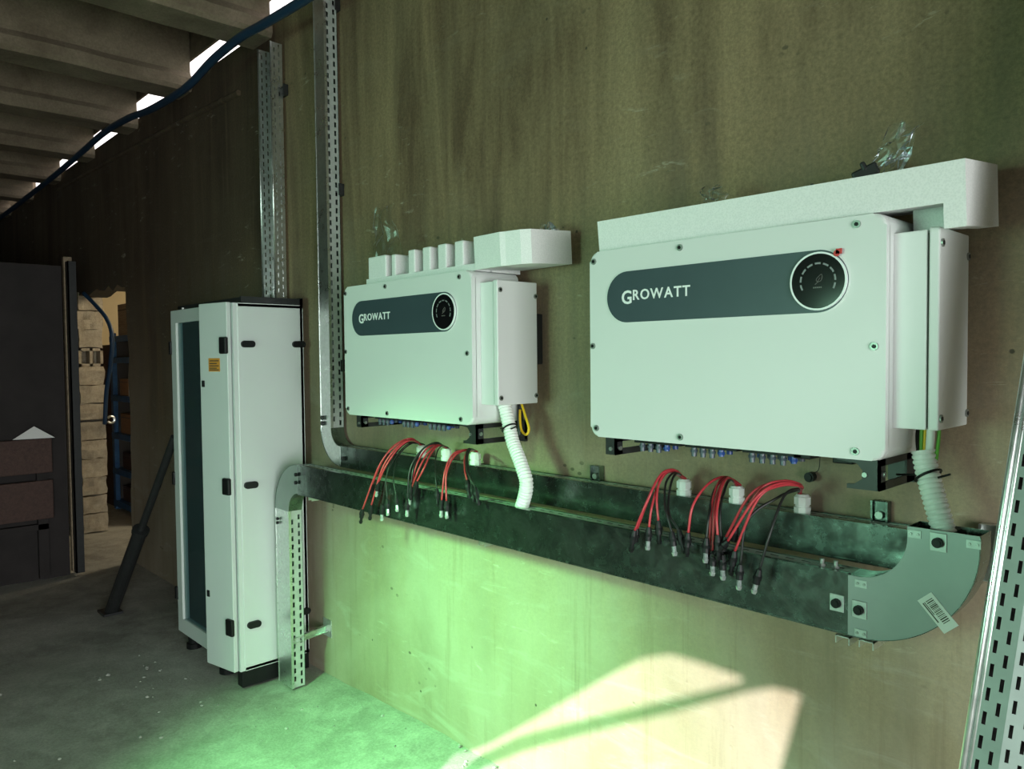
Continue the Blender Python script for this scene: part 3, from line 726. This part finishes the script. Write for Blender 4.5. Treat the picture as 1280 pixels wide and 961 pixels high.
def clip_bracket(label, px, py, h=0.085, w=0.05, mat=M_galv, z0=None, y=0.0):
    p = on_y(px, py, y)
    t = thing('tray_clip', label, 'bracket', (p.x, 0, p.z))
    link('plate', BB(((-w/2, -0.022, -h/2), (w/2, 0.0, h/2)), bevel=0.003), mat, t)
    link('lip', BB(((w/2-0.006, -0.034, -h/2), (w/2, -0.02, h/2)), ((-w/2, -0.034, -h/2), (-w/2+0.006, -0.02, h/2))), mat, t)
    bm = bmesh.new(); cyl(bm, (0, -0.022, 0.0), (0, -0.036, 0.0), 0.012, 8); link('bolt', bm, M_screw, t)
clip_bracket('small steel clip on the wall above the upper tray between the inverters', 750, 594)
clip_bracket('small steel clip on the wall above the upper tray near the big elbow', 1104, 642)
clip_bracket('dark steel clip on the wall beside the vertical tray, lower one', 425, 239, 0.07, 0.10, M_blackmet)
clip_bracket('dark steel clip on the wall beside the vertical tray near the ceiling', 420, 10, 0.07, 0.10, M_blackmet)
clip_bracket('dark steel clip on the wall beside the open tray above the cabinet', 356, 115, 0.07, 0.10, M_blackmet)
clip_bracket('dark steel clip between the vertical tray and the left inverter', 427, 457, 0.07, 0.09, M_blackmet)
clip_bracket('galvanised clip on the wall right of the big elbow', 1240, 690, 0.16, 0.05, M_galv_l)
# long arm from the wall to the short vertical tray
p0 = on_y(410, 784, 0.0); p1 = on_x(360, 800, -4.19)
t = thing('wall_bracket', 'galvanised cantilever arm from the wall to the short vertical tray', 'bracket', p0)
v = Vector((-4.18, -0.27, p0.z+0.005)) - p0
bm = bmesh.new()
for a, b in (((-0.02, -0.02), (-0.02, 0.02)), ((-0.02, 0.02), (0.02, 0.02)), ((-0.02, -0.02), (0.02, -0.02))):
    u = Vector((0.77, -0.64, 0)); z = Vector((0, 0, 1))
    q = [u*a[0]*0.9 + z*a[1], u*b[0]*0.9 + z*b[1]]
    A, Bq = [bm.verts.new(k) for k in q], [bm.verts.new(v + k*0.75) for k in q]
    bm.faces.new((A[0], A[1], Bq[1], Bq[0]))
o = link('arm', bm, M_galv_l, t); sm = o.modifiers.new('thick', 'SOLIDIFY'); sm.thickness = 0.003
link('wall_plate', BB(((-0.05, -0.006, -0.055), (0.05, 0.0, 0.055)), bevel=0.002), M_galv_l, t)

# ---------------------------------------------------------------- inverters
scr = bmesh.new(); cyl(scr, (0, 0, 0), (0, -0.004, 0), 0.0105, 14); nf = len(scr.faces); cyl(scr, (0, -0.004, 0), (0, -0.0058, 0), 0.0058, 6)
scr.faces.ensure_lookup_table()
for fc in scr.faces[nf:]: fc.material_index = 1
screw0 = None
def inverter(label, x0, sticker=False):
    global screw0
    Z0 = 1.69; YF0 = -0.35; Wb, Hb, Db = 1.0, 0.645, 0.27
    t = thing('inverter', label, 'inverter', (x0, YF0, Z0))
    bm = bmesh.new(); prism(bm, rrect(0, 0, Wb, Hb, 0.032), (0.022, Db), XZ); link('body', bm, M_white, t)
    bm = bmesh.new(); prism(bm, rrect(0, 0, Wb, Hb, 0.034, 8), (0.0, 0.024), XZ); front_bevel(bm, 0.009, 0.0); cover = link('front_cover', bm, M_white, t)
    for sx, sz in ((0.020, 0.612), (0.375, 0.622), (0.925, 0.622), (0.972, 0.300), (0.925, 0.022), (0.375, 0.022), (0.028, 0.030), (0.014, 0.318)):
        if screw0 is None:
            screw0 = link('screw', scr, [M_screw, M_black], cover)
            screw0.location = (sx, -0.0005, sz)
        else: inst(screw0, cover, (sx, -0.0005, sz), (0, 0, 0))
    # badge
    bx0, bx1, bz0, bz1 = 0.080, 0.905, 0.395, 0.566
    bm = bmesh.new(); prism(bm, rrect(bx0-0.004, bz0-0.004, bx1+0.004, bz1+0.004, (bz1-bz0)/2+0.004, 14), (-0.0016, 0.002), XZ); link('badge_rim', bm, M_white, cover)
    bm = bmesh.new(); prism(bm, rrect(bx0, bz0, bx1, bz1, (bz1-bz0)/2, 14), (-0.0026, 0.002), XZ); badge = link('badge', bm, M_badge, t)
    R = Matrix.Rotation(PI/2, 4, 'X')
    me = text_mesh('G', 0.062, 0.0012); me.materials.append(M_letter)
    o = bpy.data.objects.new('letter', me); COL.objects.link(o); o.parent = badge; o.matrix_local = Matrix.Translation((0.142, -0.0030, 0.458)) @ R
    xo = 0.142 + max(v.co.x for v in me.vertices) + 0.006
    for ch in 'ROWATT':
        me = text_mesh(ch, 0.047, 0.0008); me.materials.append(M_letter)
        mn = min(v.co.x for v in me.vertices); mx = max(v.co.x for v in me.vertices)
        o = bpy.data.objects.new('letter', me); COL.objects.link(o); o.parent = badge
        o.matrix_local = Matrix.Translation((xo - mn, -0.0030, 0.469 if ch != 'G' else 0.458)) @ R
        xo += (mx-mn) + 0.0035
    # round display
    dc = (0.824, 0.4805)
    bm = bmesh.new(); disc(bm, dc, 0.0745, -0.009, -0.001); disp = link('display', bm, M_screen, t)
    bm = bmesh.new()
    n = 48
    ro, ri = 0.0795, 0.0745
    for y in (-0.0098, -0.001):
        a = [bm.verts.new((dc[0]+ro*math.cos(2*PI*i/n), y, dc[1]+ro*math.sin(2*PI*i/n))) for i in range(n)]
        b = [bm.verts.new((dc[0]+ri*math.cos(2*PI*i/n), y, dc[1]+ri*math.sin(2*PI*i/n))) for i in range(n)]
        for i in range(n): bm.faces.new((a[i], a[(i+1)%n], b[(i+1)%n], b[i]))
        if y < -0.005: fa, fb = a, b
    for i in range(n): bm.faces.new((a[i], a[(i+1)%n], fa[(i+1)%n], fa[i])); bm.faces.new((b[i], b[(i+1)%n], fb[(i+1)%n], fb[i]))
    link('ring', bm, M_ring, disp)
    for i in range(9):
        ac = math.radians(198 - i*27); w = math.radians(9.5)
        bm = bmesh.new()
        vs = [[bm.verts.new((dc[0]+r*math.cos(ac+w*(k/3-1)), -0.0094, dc[1]+r*math.sin(ac+w*(k/3-1)))) for k in range(7)] for r in (0.046, 0.051)]
        for k in range(6): bm.faces.new((vs[0][k], vs[0][k+1], vs[1][k+1], vs[1][k]))
        link('indicator', bm, M_dash, disp)
    bm = bmesh.new()
    lf = spline([(0.0, 0, -0.004), (-0.004, 0, 0.004), (0.001, 0, 0.011), (0.011, 0, 0.018), (0.012, 0, 0.008), (0.008, 0, 0.000), (0.0, 0, -0.003), (-0.007, 0, -0.009)], 5)
    tube(bm, [p + Vector((dc[0], -0.0096, dc[1])) for p in lf], 0.0007, 5)
    tube(bm, [Vector((dc[0]-0.001, -0.0096, dc[1]-0.003)), Vector((dc[0]+0.006, -0.0096, dc[1]+0.009))], 0.0006, 5)
    link('leaf_icon', bm, M_leaf, disp)
    link('caption', BB(*[((dc[0]-0.012+0.005*i, -0.0096, dc[1]-0.019), (dc[0]-0.009+0.005*i, -0.0092, dc[1]-0.0155)) for i in range(5)]), M_leaf, disp)
    if sticker:
        bm = bmesh.new(); disc(bm, (dc[0]+0.052, dc[1]+0.070), 0.0085, -0.0118, -0.009, 16); box(bm, (dc[0]+0.050, -0.0118, dc[1]+0.068), (dc[0]+0.066, -0.009, dc[1]+0.082)); link('seal', bm, M_redst, t)
    # terminal box on the right side
    sz0, sz1 = 0.085, 0.598
    bm = BB(((Wb-0.001, 0.048, sz0), (Wb+0.081, 0.26, sz1-0.004)), bevel=0.003); sb = link('terminal_box', bm, M_white, t)
    bm = BB(((Wb+0.087, 0.042, sz0), (Wb+0.112, 0.272, sz1)), bevel=0.004); sc = link('terminal_cover', bm, M_white, t)
    link('gasket', BB(((Wb+0.080, 0.055, sz0+0.006), (Wb+0.088, 0.26, sz1-0.012))), M_dull, t)
    for y, z in ((0.058, 0.558), (0.262, 0.540), (0.058, 0.115), (0.262, 0.118)):
        inst(screw0, sc, (Wb+0.1122, y, z), (0, 0, PI/2))
    # heat sink and mount on the wall
    bm = bmesh.new()
    for i in range(30):
        x = 0.05 + 0.9*i/29; box(bm, (x-0.004, Db, 0.10), (x+0.004, Db+0.045, 0.60))
    o = link('heat_sink', bm, M_blackmet, t); o['kind'] = 'stuff'
    link('mount_plate', BB(((0.2, Db+0.045, 0.35), (0.95, Db+0.078, 0.44)), bevel=0.004), M_blackmet, t)
    if not sticker: link('mount_hook', BB(((0.90, Db+0.03, 0.25), (1.075, Db+0.075, 0.47)), bevel=0.006), M_blackmet, t)
    # feet brackets under both ends
    for bxs, w, h in ((0.030, 0.045, 0.066), (0.885, 0.085, 0.086)):
        bm = bmesh.new()
        x1 = bxs + w; tw = 0.045 if w > 0.05 else 0.0
        if tw: prism(bm, [(bxs-0.03, 0.0), (bxs-0.03, -0.010), (bxs+0.025, -0.016), (bxs+0.040, -0.034), (bxs+0.038, -0.058), (bxs+0.018, -0.072), (bxs-0.002, -0.074), (bxs-0.002, -h), (x1, -h), (x1, 0.0)], (0.045, 0.055), XZ)
        else: box(bm, (bxs, 0.045, -h), (x1, 0.055, -0.002))
        box(bm, (x1-0.006, 0.045, -h), (x1, 0.30, -h+0.022)); box(bm, (x1-0.006, 0.045, -0.020), (x1, 0.30, -0.002))
        box(bm, (x1-0.006, 0.045, -h), (x1, 0.085, -0.002)); box(bm, (x1-0.006, 0.24, -h), (x1, 0.345, -0.002)); box(bm, (bxs, 0.33, -h-0.01), (x1, 0.348, 0.0))
        f = link('foot_bracket', bm, M_blackmet, t)
        bm = bmesh.new(); cyl(bm, (x1, 0.068, -0.043), (x1+0.006, 0.068, -0.043), 0.008, 10); cyl(bm, (bxs+w*0.55, 0.045, -0.045), (bxs+w*0.55, 0.040, -0.045), 0.007, 10); link('screw', bm, M_screw, f)
    # connectors below
    for g, n in ((0.135, 3), (0.345, 3), (0.555, 4)):
        link('connector_block', BB(((g-0.02, 0.10, -0.022), (g+0.17, 0.25, 0.0))), M_black, t)
        for i in range(n + 1):
            xx = g + 0.005 + 0.034*i
            bm = bmesh.new()
            last = i == n
            cyl(bm, (xx, 0.115, -0.044 if last else -0.052), (xx, 0.115, -0.01), 0.009, 10); cyl(bm, (xx, 0.115, -0.038), (xx, 0.115, -0.030), 0.012, 8)
            link('dc_socket', bm, M_blue if last else M_bluegrey, t)
            bm = bmesh.new(); cyl(bm, (xx, 0.165, -0.042), (xx, 0.165, -0.01), 0.010, 10); link('dc_socket', bm, M_bluegrey if i % 3 else M_blue, t)
    link('switch', BB(((0.80, 0.14, -0.035), (0.86, 0.19, 0.0)), bevel=0.004), M_black, t); link('port_cover', BB(((0.70, 0.10, -0.026), (0.755, 0.16, 0.0)), bevel=0.004), M_black, t)
    return t
inverter('large white wall inverter on the right, red seal on its display', -1.768, True)
inverter('white wall inverter on the left, toothed foam on top', -3.412)

# ---------------------------------------------------------------- packing foam and bags
t = thing('packing_foam', 'long white foam strip lying on top of the right inverter', 'foam', (-1.74, -0.33, 2.337), (math.radians(6), 0, math.radians(-0.4)))
bm = bmesh.new(); x1 = 1.150
prism(bm, [(0, 0.0), (0.955, 0.0), (1.100, 0.0), (1.100, -0.062), (x1, -0.062), (x1, 0.098), (0.9, 0.098), (0.4, 0.101), (0.0, 0.104)], (0, 0.26), XZ)
bmesh.ops.bevel(bm, geom=[e for e in bm.edges if (all(abs(v.co.x-x1) < 1e-4 for v in e.verts) or all(v.co.z > 0.09 for v in e.verts)) and e.calc_face_angle(0) > 0.5], offset=0.014, segments=3, affect='EDGES')
bmesh.ops.translate(bm, verts=bm.verts, vec=(0, 0, 0.001)); box(bm, (0.985, 0.13, -0.058), (1.11, 0.255, 0.004)); link('strip', bm, M_foam, t, False)

t = thing('packing_foam', 'white foam end cap with six teeth lying on top of the left inverter', 'foam', (-3.262, -0.31, 2.336))
bm = bmesh.new()
Lf = 0.832
box(bm, (0, 0.085, 0.0), (Lf, 0.26, 0.132)); box(bm, (0.0, 0.0, 0.0), (Lf, 0.09, 0.030)); link('cap', bm, M_foam, t)
for a, b in ((460, 482), (489, 494), (510, 518), (528, 537.5), (547, 557.5), (568, 579)):
    xa = on_y(a, 320, -0.31).x + 3.262; xb = on_y(b, 320, -0.31).x + 3.262
    hh = 0.136 if a != 489 else 0.130
    z0 = 0.028
    link('tooth', BB(((max(xa, 0), 0.0, z0), (xb, 0.1, hh)), bevel=0.006), M_foam, t)
bl = thing('foam_block', 'chunky white foam block overhanging the right end of the left inverter', 'foam', (-2.426, -0.315, 2.338), (math.radians(3), 0, math.radians(-2)))
bm = bmesh.new()
pl = [(0, 0), (0.165, 0.0), (0.185, 0.012), (0.255, 0.03), (0.285, 0.06), (0.300, 0.27), (0, 0.27)]
prism(bm, pl, (0.0, 0.135), lambda u, v, w: (u, v, w))
bmesh.ops.bevel(bm, geom=[e for e in bm.edges if e.calc_face_angle(0) > 0.4], offset=0.008, segments=2, affect='EDGES')
link('block', bm, M_foam, bl)
def bag(label, px, py, y, w, h, seed, tilt=0.0):
    p = on_y(px, py, y); bm = bmesh.new(); n = 12
    g = []
    for i in range(n+1):
        row = []
        for j in range(n+1):
            u, v = i/n - 0.5, j/n
            q = Vector((u*w*(1 - 0.35*v), 0, v*h))
            q += Vector([0.028*mnoise.noise(Vector((u*3.4+seed*7.3, v*3.4, k*11+seed))) + 0.006*mnoise.noise(Vector((u*15+seed, v*15, k*5))) for k in range(3)])
            q.x += tilt*v*h
            row.append(bm.verts.new(q))
        g.append(row)
    for i in range(n):
        for j in range(n): bm.faces.new((g[i][j], g[i+1][j], g[i+1][j+1], g[i][j+1]))
    o = link('plastic_bag', bm, M_bag, None, False); o.location = p
    tag(o, label, 'bag')
bag('crumpled clear plastic bag standing on the left end of the toothed foam', 486, 322, -0.18, 0.26, 0.26, 1, -0.25)
bag('scrap of clear plastic on the chunky foam block', 685, 298, -0.12, 0.13, 0.05, 2)
bag('scrap of clear plastic on the middle of the long foam strip', 890, 257, -0.2, 0.09, 0.06, 3)
bag('clear plastic bag blown up above the right of the long foam strip', 1100, 222, -0.12, 0.13, 0.13, 4, 0.5)
o = link('strap_end', BB(((-0.03, -0.01, 0.0), (0.04, 0.01, 0.035)), ((0.0, -0.012, 0.02), (0.015, 0.012, 0.05)), bevel=0.006), M_blackmet)
o.location = on_y(1083, 224, -0.16); o.rotation_euler = (0, -0.4, 0.3); tag(o, 'dark strap end poking up behind the long foam strip', 'strap')
bm = bmesh.new(); tube(bm, spline([on_y(985, 240, -0.08), on_y(1000, 237, -0.08), on_y(1014, 234, -0.08), on_y(1015, 230, -0.08)], 5), 0.006, 6)
tag(link('wire_end', bm, M_blackmet), 'short black wire end behind the middle of the long foam strip', 'wire')

# ---------------------------------------------------------------- glands, cables and plugs
def gland(label, px, py, group=None):
    p = on_z(px, py, UZ1)
    p = Vector((p.x, -0.072, UZ1))
    d = CAM - p; 
    q = on_y(px, py, -0.072); p.x = q.x
    t = thing('cable_gland', label, 'gland', p)
    bm = bmesh.new(); cyl(bm, (0,0,0), (0,0,0.020), 0.027, 8); cyl(bm, (0,0,0.018), (0,0,0.030), 0.022, 16); link('base_nut', bm, M_gland, t)
    bm = bmesh.new(); cyl(bm, (0,0,0.028), (0,0,0.052), 0.0265, 8); cyl(bm, (0,0,0.050), (0,0,0.060), 0.024, 16, 0.018); link('cap_nut', bm, M_gland, t)
    return p + Vector((0, 0, 0.058))
GL = {}
for key, lab, px, py in (('s1', 'white cable gland on the upper tray, first from the left', 527, 572), ('s2', 'white cable gland on the upper tray, second from the left', 558, 578),
                         ('s3', 'white cable gland on the upper tray just left of the left conduit', 594, 582), ('b1', 'leftmost white gland under the right inverter', 855, 622),
                         ('b2', 'middle white gland of the three under the right inverter', 921, 632), ('b3', 'white gland nearest the big elbow', 1003, 645)):
    GL[key] = gland(lab, px, py)
WHERE = {'s1': 'first gland from the left', 's2': 'second gland from the left', 's3': 'gland beside the left conduit', 'b1': 'leftmost gland under the right inverter', 'b2': 'middle gland under the right inverter', 'b3': 'gland nearest the big elbow'}
CABLES = {}
def cable(key, col, pts, yend, plug=None, r=0.0042, slant=None, tip=True):
    """pts: the arc past the gland, (px, py); depth eases from the gland out to yend in front of the lower tray"""
    g = GL[key] + Vector((random.uniform(-0.009, 0.009), random.uniform(-0.009, 0.009), -0.005)); n = len(pts); path = [g, g + Vector((0, 0, 0.012))]
    for i, (px, py) in enumerate(pts):
        s = (i+1)/n; y = g.y + (yend - g.y)*min(1, s*1.25)**0.8
        path.append(on_y(px, py, y))
    path = spline(path, 7)
    org = GL[key]
    bm = bmesh.new(); tube(bm, [p - org for p in path], r, 7)
    wcol = 'red' if col is M_red else 'black'
    o = link('solar_cable', bm, col, None, True); o.location = org
    tag(o, 'cable', 'cable', f'{wcol} cables from the {WHERE[key]}'); CABLES.setdefault((wcol, key), []).append((pts[-1][0], o))
    e = path[-1] - org
    d = (path[-1] - path[-4]).normalized(); d = (d + Vector((0, 0, -1.2))).normalized()
    if slant: d = Vector(slant).normalized()
    bm = bmesh.new(); cyl(bm, e - d*0.004, e + d*0.014, 0.008, 10, 0.0115); cyl(bm, e + d*0.014, e + d*0.042, 0.0115, 10); cyl(bm, e + d*0.018, e + d*0.027, 0.0138, 8)
    pg = link('plug', bm, M_black, o, False)
    if tip:
        bm = bmesh.new(); cyl(bm, e + d*0.040, e + d*0.064, 0.0075, 8); cyl(bm, e + d*0.062, e + d*0.074, 0.0105, 8, 0.007); link('plug_tip', bm, M_tip if tip == 2 else M_black, pg)
R_, K_ = M_red, M_blk
# right inverter, left gland
cable('b1', R_, [(838, 589), (822, 599), (808, 628), (793, 664)], -0.33)
cable('b1', R_, [(836, 590), (824, 604), (815, 632), (811, 660)], -0.33, tip=2)
cable('b1', R_, [(840, 588), (827, 596), (821, 620), (823, 652)], -0.31)
cable('b1', R_, [(842, 587), (826, 593), (812, 620), (796, 662)], -0.32, tip=False)
cable('b1', K_, [(842, 591), (832, 605), (832, 635), (840, 666)], -0.33, tip=2)
cable('b1', K_, [(845, 592), (838, 608), (836, 640), (849, 664)], -0.32, slant=(0.3, 0, -1))
# middle gland
cable('b2', R_, [(905, 596), (884, 606), (866, 632), (860, 667)], -0.33)
cable('b2', R_, [(908, 597), (899, 612), (893, 640), (891, 690)], -0.33, tip=2)
cable('b2', R_, [(910, 597), (902, 610), (896, 640), (897, 670)], -0.34)
cable('b2', R_, [(907, 596), (896, 608), (889, 640), (887, 694)], -0.32, tip=False)
cable('b2', K_, [(905, 599), (892, 615), (886, 645), (883, 674)], -0.34, tip=2)
cable('b2', K_, [(912, 600), (906, 612), (900, 640), (903, 695)], -0.32, tip=2)
# gland by the elbow
cable('b3', R_, [(1000, 607), (975, 604), (945, 622), (909, 677)], -0.34, slant=(-0.7, 0, -0.7))
cable('b3', R_, [(1002, 608), (975, 607), (947, 624), (918, 690)], -0.33)
cable('b3', R_, [(998, 607), (970, 603), (938, 618), (907, 672)], -0.32, tip=False)
cable('b3', R_, [(1001, 606), (978, 601), (950, 612), (920, 660)], -0.31, tip=False)
cable('b3', K_, [(995, 613), (972, 622), (935, 650), (925, 707)], -0.33, tip=2)
cable('b3', K_, [(996, 611), (980, 620), (963, 665), (949, 713)], -0.34, tip=2, slant=(-0.25, 0, -1))
# left inverter
cable('s1', R_, [(512, 549), (494, 557), (474, 582), (453, 637)], -0.33)
cable('s1', R_, [(512, 550), (496, 559), (478, 585), (464, 632)], -0.33)
cable('s1', R_, [(514, 550), (498, 560), (482, 583), (473, 603)], -0.32, tip=2)
cable('s1', R_, [(513, 548), (492, 557), (477, 578), (465, 606)], -0.31, tip=False)
cable('s1', K_, [(510, 553), (496, 565), (484, 590), (478, 632)], -0.33, r=0.003, tip=2)
cable('s1', K_, [(512, 554), (497, 568), (483, 595), (484, 625)], -0.34, r=0.003, tip=2)
cable('s1', K_, [(513, 555), (498, 570), (492, 595), (495, 620)], -0.33, r=0.003, tip=2)
cable('s2', R_, [(547, 556), (535, 566), (524, 585), (514, 612)], -0.33, tip=2)
cable('s2', R_, [(548, 557), (538, 568), (530, 585), (521, 602)], -0.33)
cable('s2', R_, [(546, 555), (532, 562), (520, 583), (513, 615)], -0.32, tip=False)
cable('s2', K_, [(545, 553), (528, 562), (517, 585), (514, 605)], -0.33)
cable('s2', K_, [(547, 554), (530, 560), (513, 585), (509, 626)], -0.34, tip=2)
cable('s2', K_, [(551, 558), (545, 570), (544, 590), (546, 612)], -0.32, r=0.003)
cable('s3', R_, [(583, 562), (566, 568), (556, 590), (552, 626)], -0.33, tip=2)
cable('s3', R_, [(582, 563), (568, 570), (558, 592), (558, 627)], -0.33, tip=2)
cable('s3', R_, [(586, 564), (581, 572), (581, 588), (584, 601)], -0.32)
cable('s3', K_, [(588, 562), (584, 572), (586, 590), (590, 606)], -0.31)
cable('s3', K_, [(586, 561), (583, 570), (584, 588), (594, 610)], -0.33, slant=(0.3, 0, -1))

ORD = ['leftmost hanging', 'second hanging', 'third hanging', 'fourth hanging']
for (wcol, key), lst in CABLES.items():
    lst.sort(key=lambda q: q[0])
    for i, (_, o) in enumerate(lst):
        which = 'only' if len(lst) == 1 else ('rightmost hanging' if i == len(lst)-1 else ORD[i])
        o['label'] = f'{which} {wcol} cable with black plug, out of the {WHERE[key]}'
# conduits
def conduit(label, pts, r, top_open=False):
    path = resample(spline(pts, 16), 0.0045); bm = bmesh.new()
    tube(bm, path, lambda i: r*(1.0 if i % 3 < 2 else 0.87), 20, cap=False)
    t = thing('conduit', label, 'conduit', path[-1])
    bmesh.ops.translate(bm, verts=bm.verts, vec=-path[-1])
    o = link('corrugated_hose', bm, M_conduit, t); sm = o.modifiers.new('thick', 'SOLIDIFY'); sm.thickness = 0.003; sm.offset = -1
    return t, path
ct, cp = conduit('white corrugated conduit curving from the left inverter into the lower tray', [on_y(629, 500, -0.20), on_y(635, 525, -0.205), on_y(641, 552, -0.215), on_y(652, 582, -0.23), on_y(658, 608, -0.238), on_y(649, 645, -0.235)], 0.029)
bt, bp = conduit('white corrugated conduit with open top entering the big elbow', [on_y(1154, 563, -0.20), on_y(1158, 585, -0.205), on_y(1167, 620, -0.22), on_y(1181, 668, -0.235)], 0.030)
def tie(parent, path, k, r):
    p = path[k]; d = (path[k+2]-path[k-2]).normalized(); d = (d + Vector((0.25, 0, 0.1))).normalized(); u = d.orthogonal().normalized(); w = d.cross(u)
    ring = [p + (u*math.cos(2*PI*i/20) + w*math.sin(2*PI*i/20))*r for i in range(21)]
    bm = bmesh.new(); tube(bm, [q - parent.location for q in ring], 0.0035, 6, False)
    a = p + Vector((0.03, -0.02, 0.0)) - parent.location; tube(bm, [a, a + Vector((0.03, 0.0, 0.012))], 0.003, 6)
    b = p + Vector((-0.03, 0.0, 0.0)) - parent.location; tube(bm, [b, b + Vector((-0.06, 0.03, -0.01))], 0.003, 6)
    link('cable_tie', bm, M_black, parent)
tie(ct, cp, 28, 0.033); tie(bt, bp, 15, 0.034)
def wire(label, pts, r, mat, name='wire', cat='wire'):
    bm = bmesh.new(); P = spline(pts, 8); tube(bm, [p - P[0] for p in P], r, 8); o = link(name, bm, mat, None, True); o.location = P[0]; tag(o, label, cat); return o
wire('green and yellow wire dropping into the open conduit, left one', [on_y(1153, 530, -0.19), on_y(1152, 550, -0.19), on_y(1152, 575, -0.2)], 0.006, M_ygreen)
wire('yellow wire beside the green one in the open conduit', [on_y(1157, 530, -0.195), on_y(1156, 550, -0.195), on_y(1155, 575, -0.2)], 0.004, M_yellow)
wire('grey cable in the middle of the open conduit', [on_y(1164, 530, -0.2), on_y(1163, 550, -0.2), on_y(1161, 575, -0.205)], 0.011, M_paper)
wire('green wire at the right inside the open conduit', [on_y(1174, 530, -0.18), on_y(1173, 550, -0.185), on_y(1170, 575, -0.2)], 0.005, M_ygreen)
wire('dark cable behind the wires of the open conduit', [on_y(1150, 525, -0.16), on_y(1147, 545, -0.165), on_y(1149, 575, -0.19)], 0.006, M_blk)
wire('yellow wire loop hanging beside the left conduit', [on_y(652, 505, -0.12), on_y(656, 518, -0.13), on_y(661, 535, -0.14), on_y(658, 543, -0.145), on_y(652, 538, -0.14), on_y(650, 525, -0.13), on_y(650, 512, -0.12)], 0.0055, M_yellow)
wire('black cable hanging behind the left conduit', [on_y(650, 505, -0.10), on_y(650, 525, -0.10), on_y(649, 545, -0.10)], 0.013, M_blk)
t = thing('hanging_cap', 'small black cap hanging by a thread under the right inverter', 'cap', on_y(1013, 596, -0.03))
bm = bmesh.new(); cyl(bm, (0, 0.012, 0), (0, -0.012, 0), 0.016, 14); cyl(bm, (0, -0.012, 0), (0, -0.018, 0), 0.011, 12); link('cap', bm, M_black, t)
bm = bmesh.new(); tube(bm, spline([Vector((0.01, 0, 0.012)), Vector((0.028, 0, 0.03)), Vector((0.032, 0, 0.085))], 6), 0.0013, 5); link('thread', bm, M_blk, t)

# blue cable under the ceiling
wire('thick blue cable strung below the beam ends along the wall top', [on_y(px, py, -0.3) for px, py in ((420, -28), (380, 0), (330, 30), (300, 47), (265, 76), (232, 110), (190, 136), (160, 148), (130, 166), (100, 192), (60, 226), (0, 272), (-40, 298))], 0.027, M_bluecable, 'cable', 'cable')

# floor crumbs
bm = bmesh.new()
for i in range(300):
    if i % 3: x = random.uniform(-5.6, -2.0); y = -abs(random.gauss(0, 0.55)) - 0.02
    else: x = random.uniform(-8.0, -4.0); y = random.uniform(-1.8, -0.1)
    if -5.6 < x < -4.15 and y > -0.62 or x < -5.5: continue
    s = 0.004 + 0.012*random.random()**3
    z = floor_h(x, y) + s*0.3
    r = bmesh.ops.create_icosphere(bm, subdivisions=1, radius=s, matrix=Matrix.Translation((x, y, z)) @ Matrix.Rotation(random.random()*6, 4, 'Z') @ Matrix.Diagonal((1, random.uniform(0.5, 1), random.uniform(0.4, 0.8), 1)))
o = link('rubble', bm, M_rubble); o['kind'] = 'stuff'; tag(o, 'pale crumbs of mortar scattered over the dusty concrete floor', 'rubble')
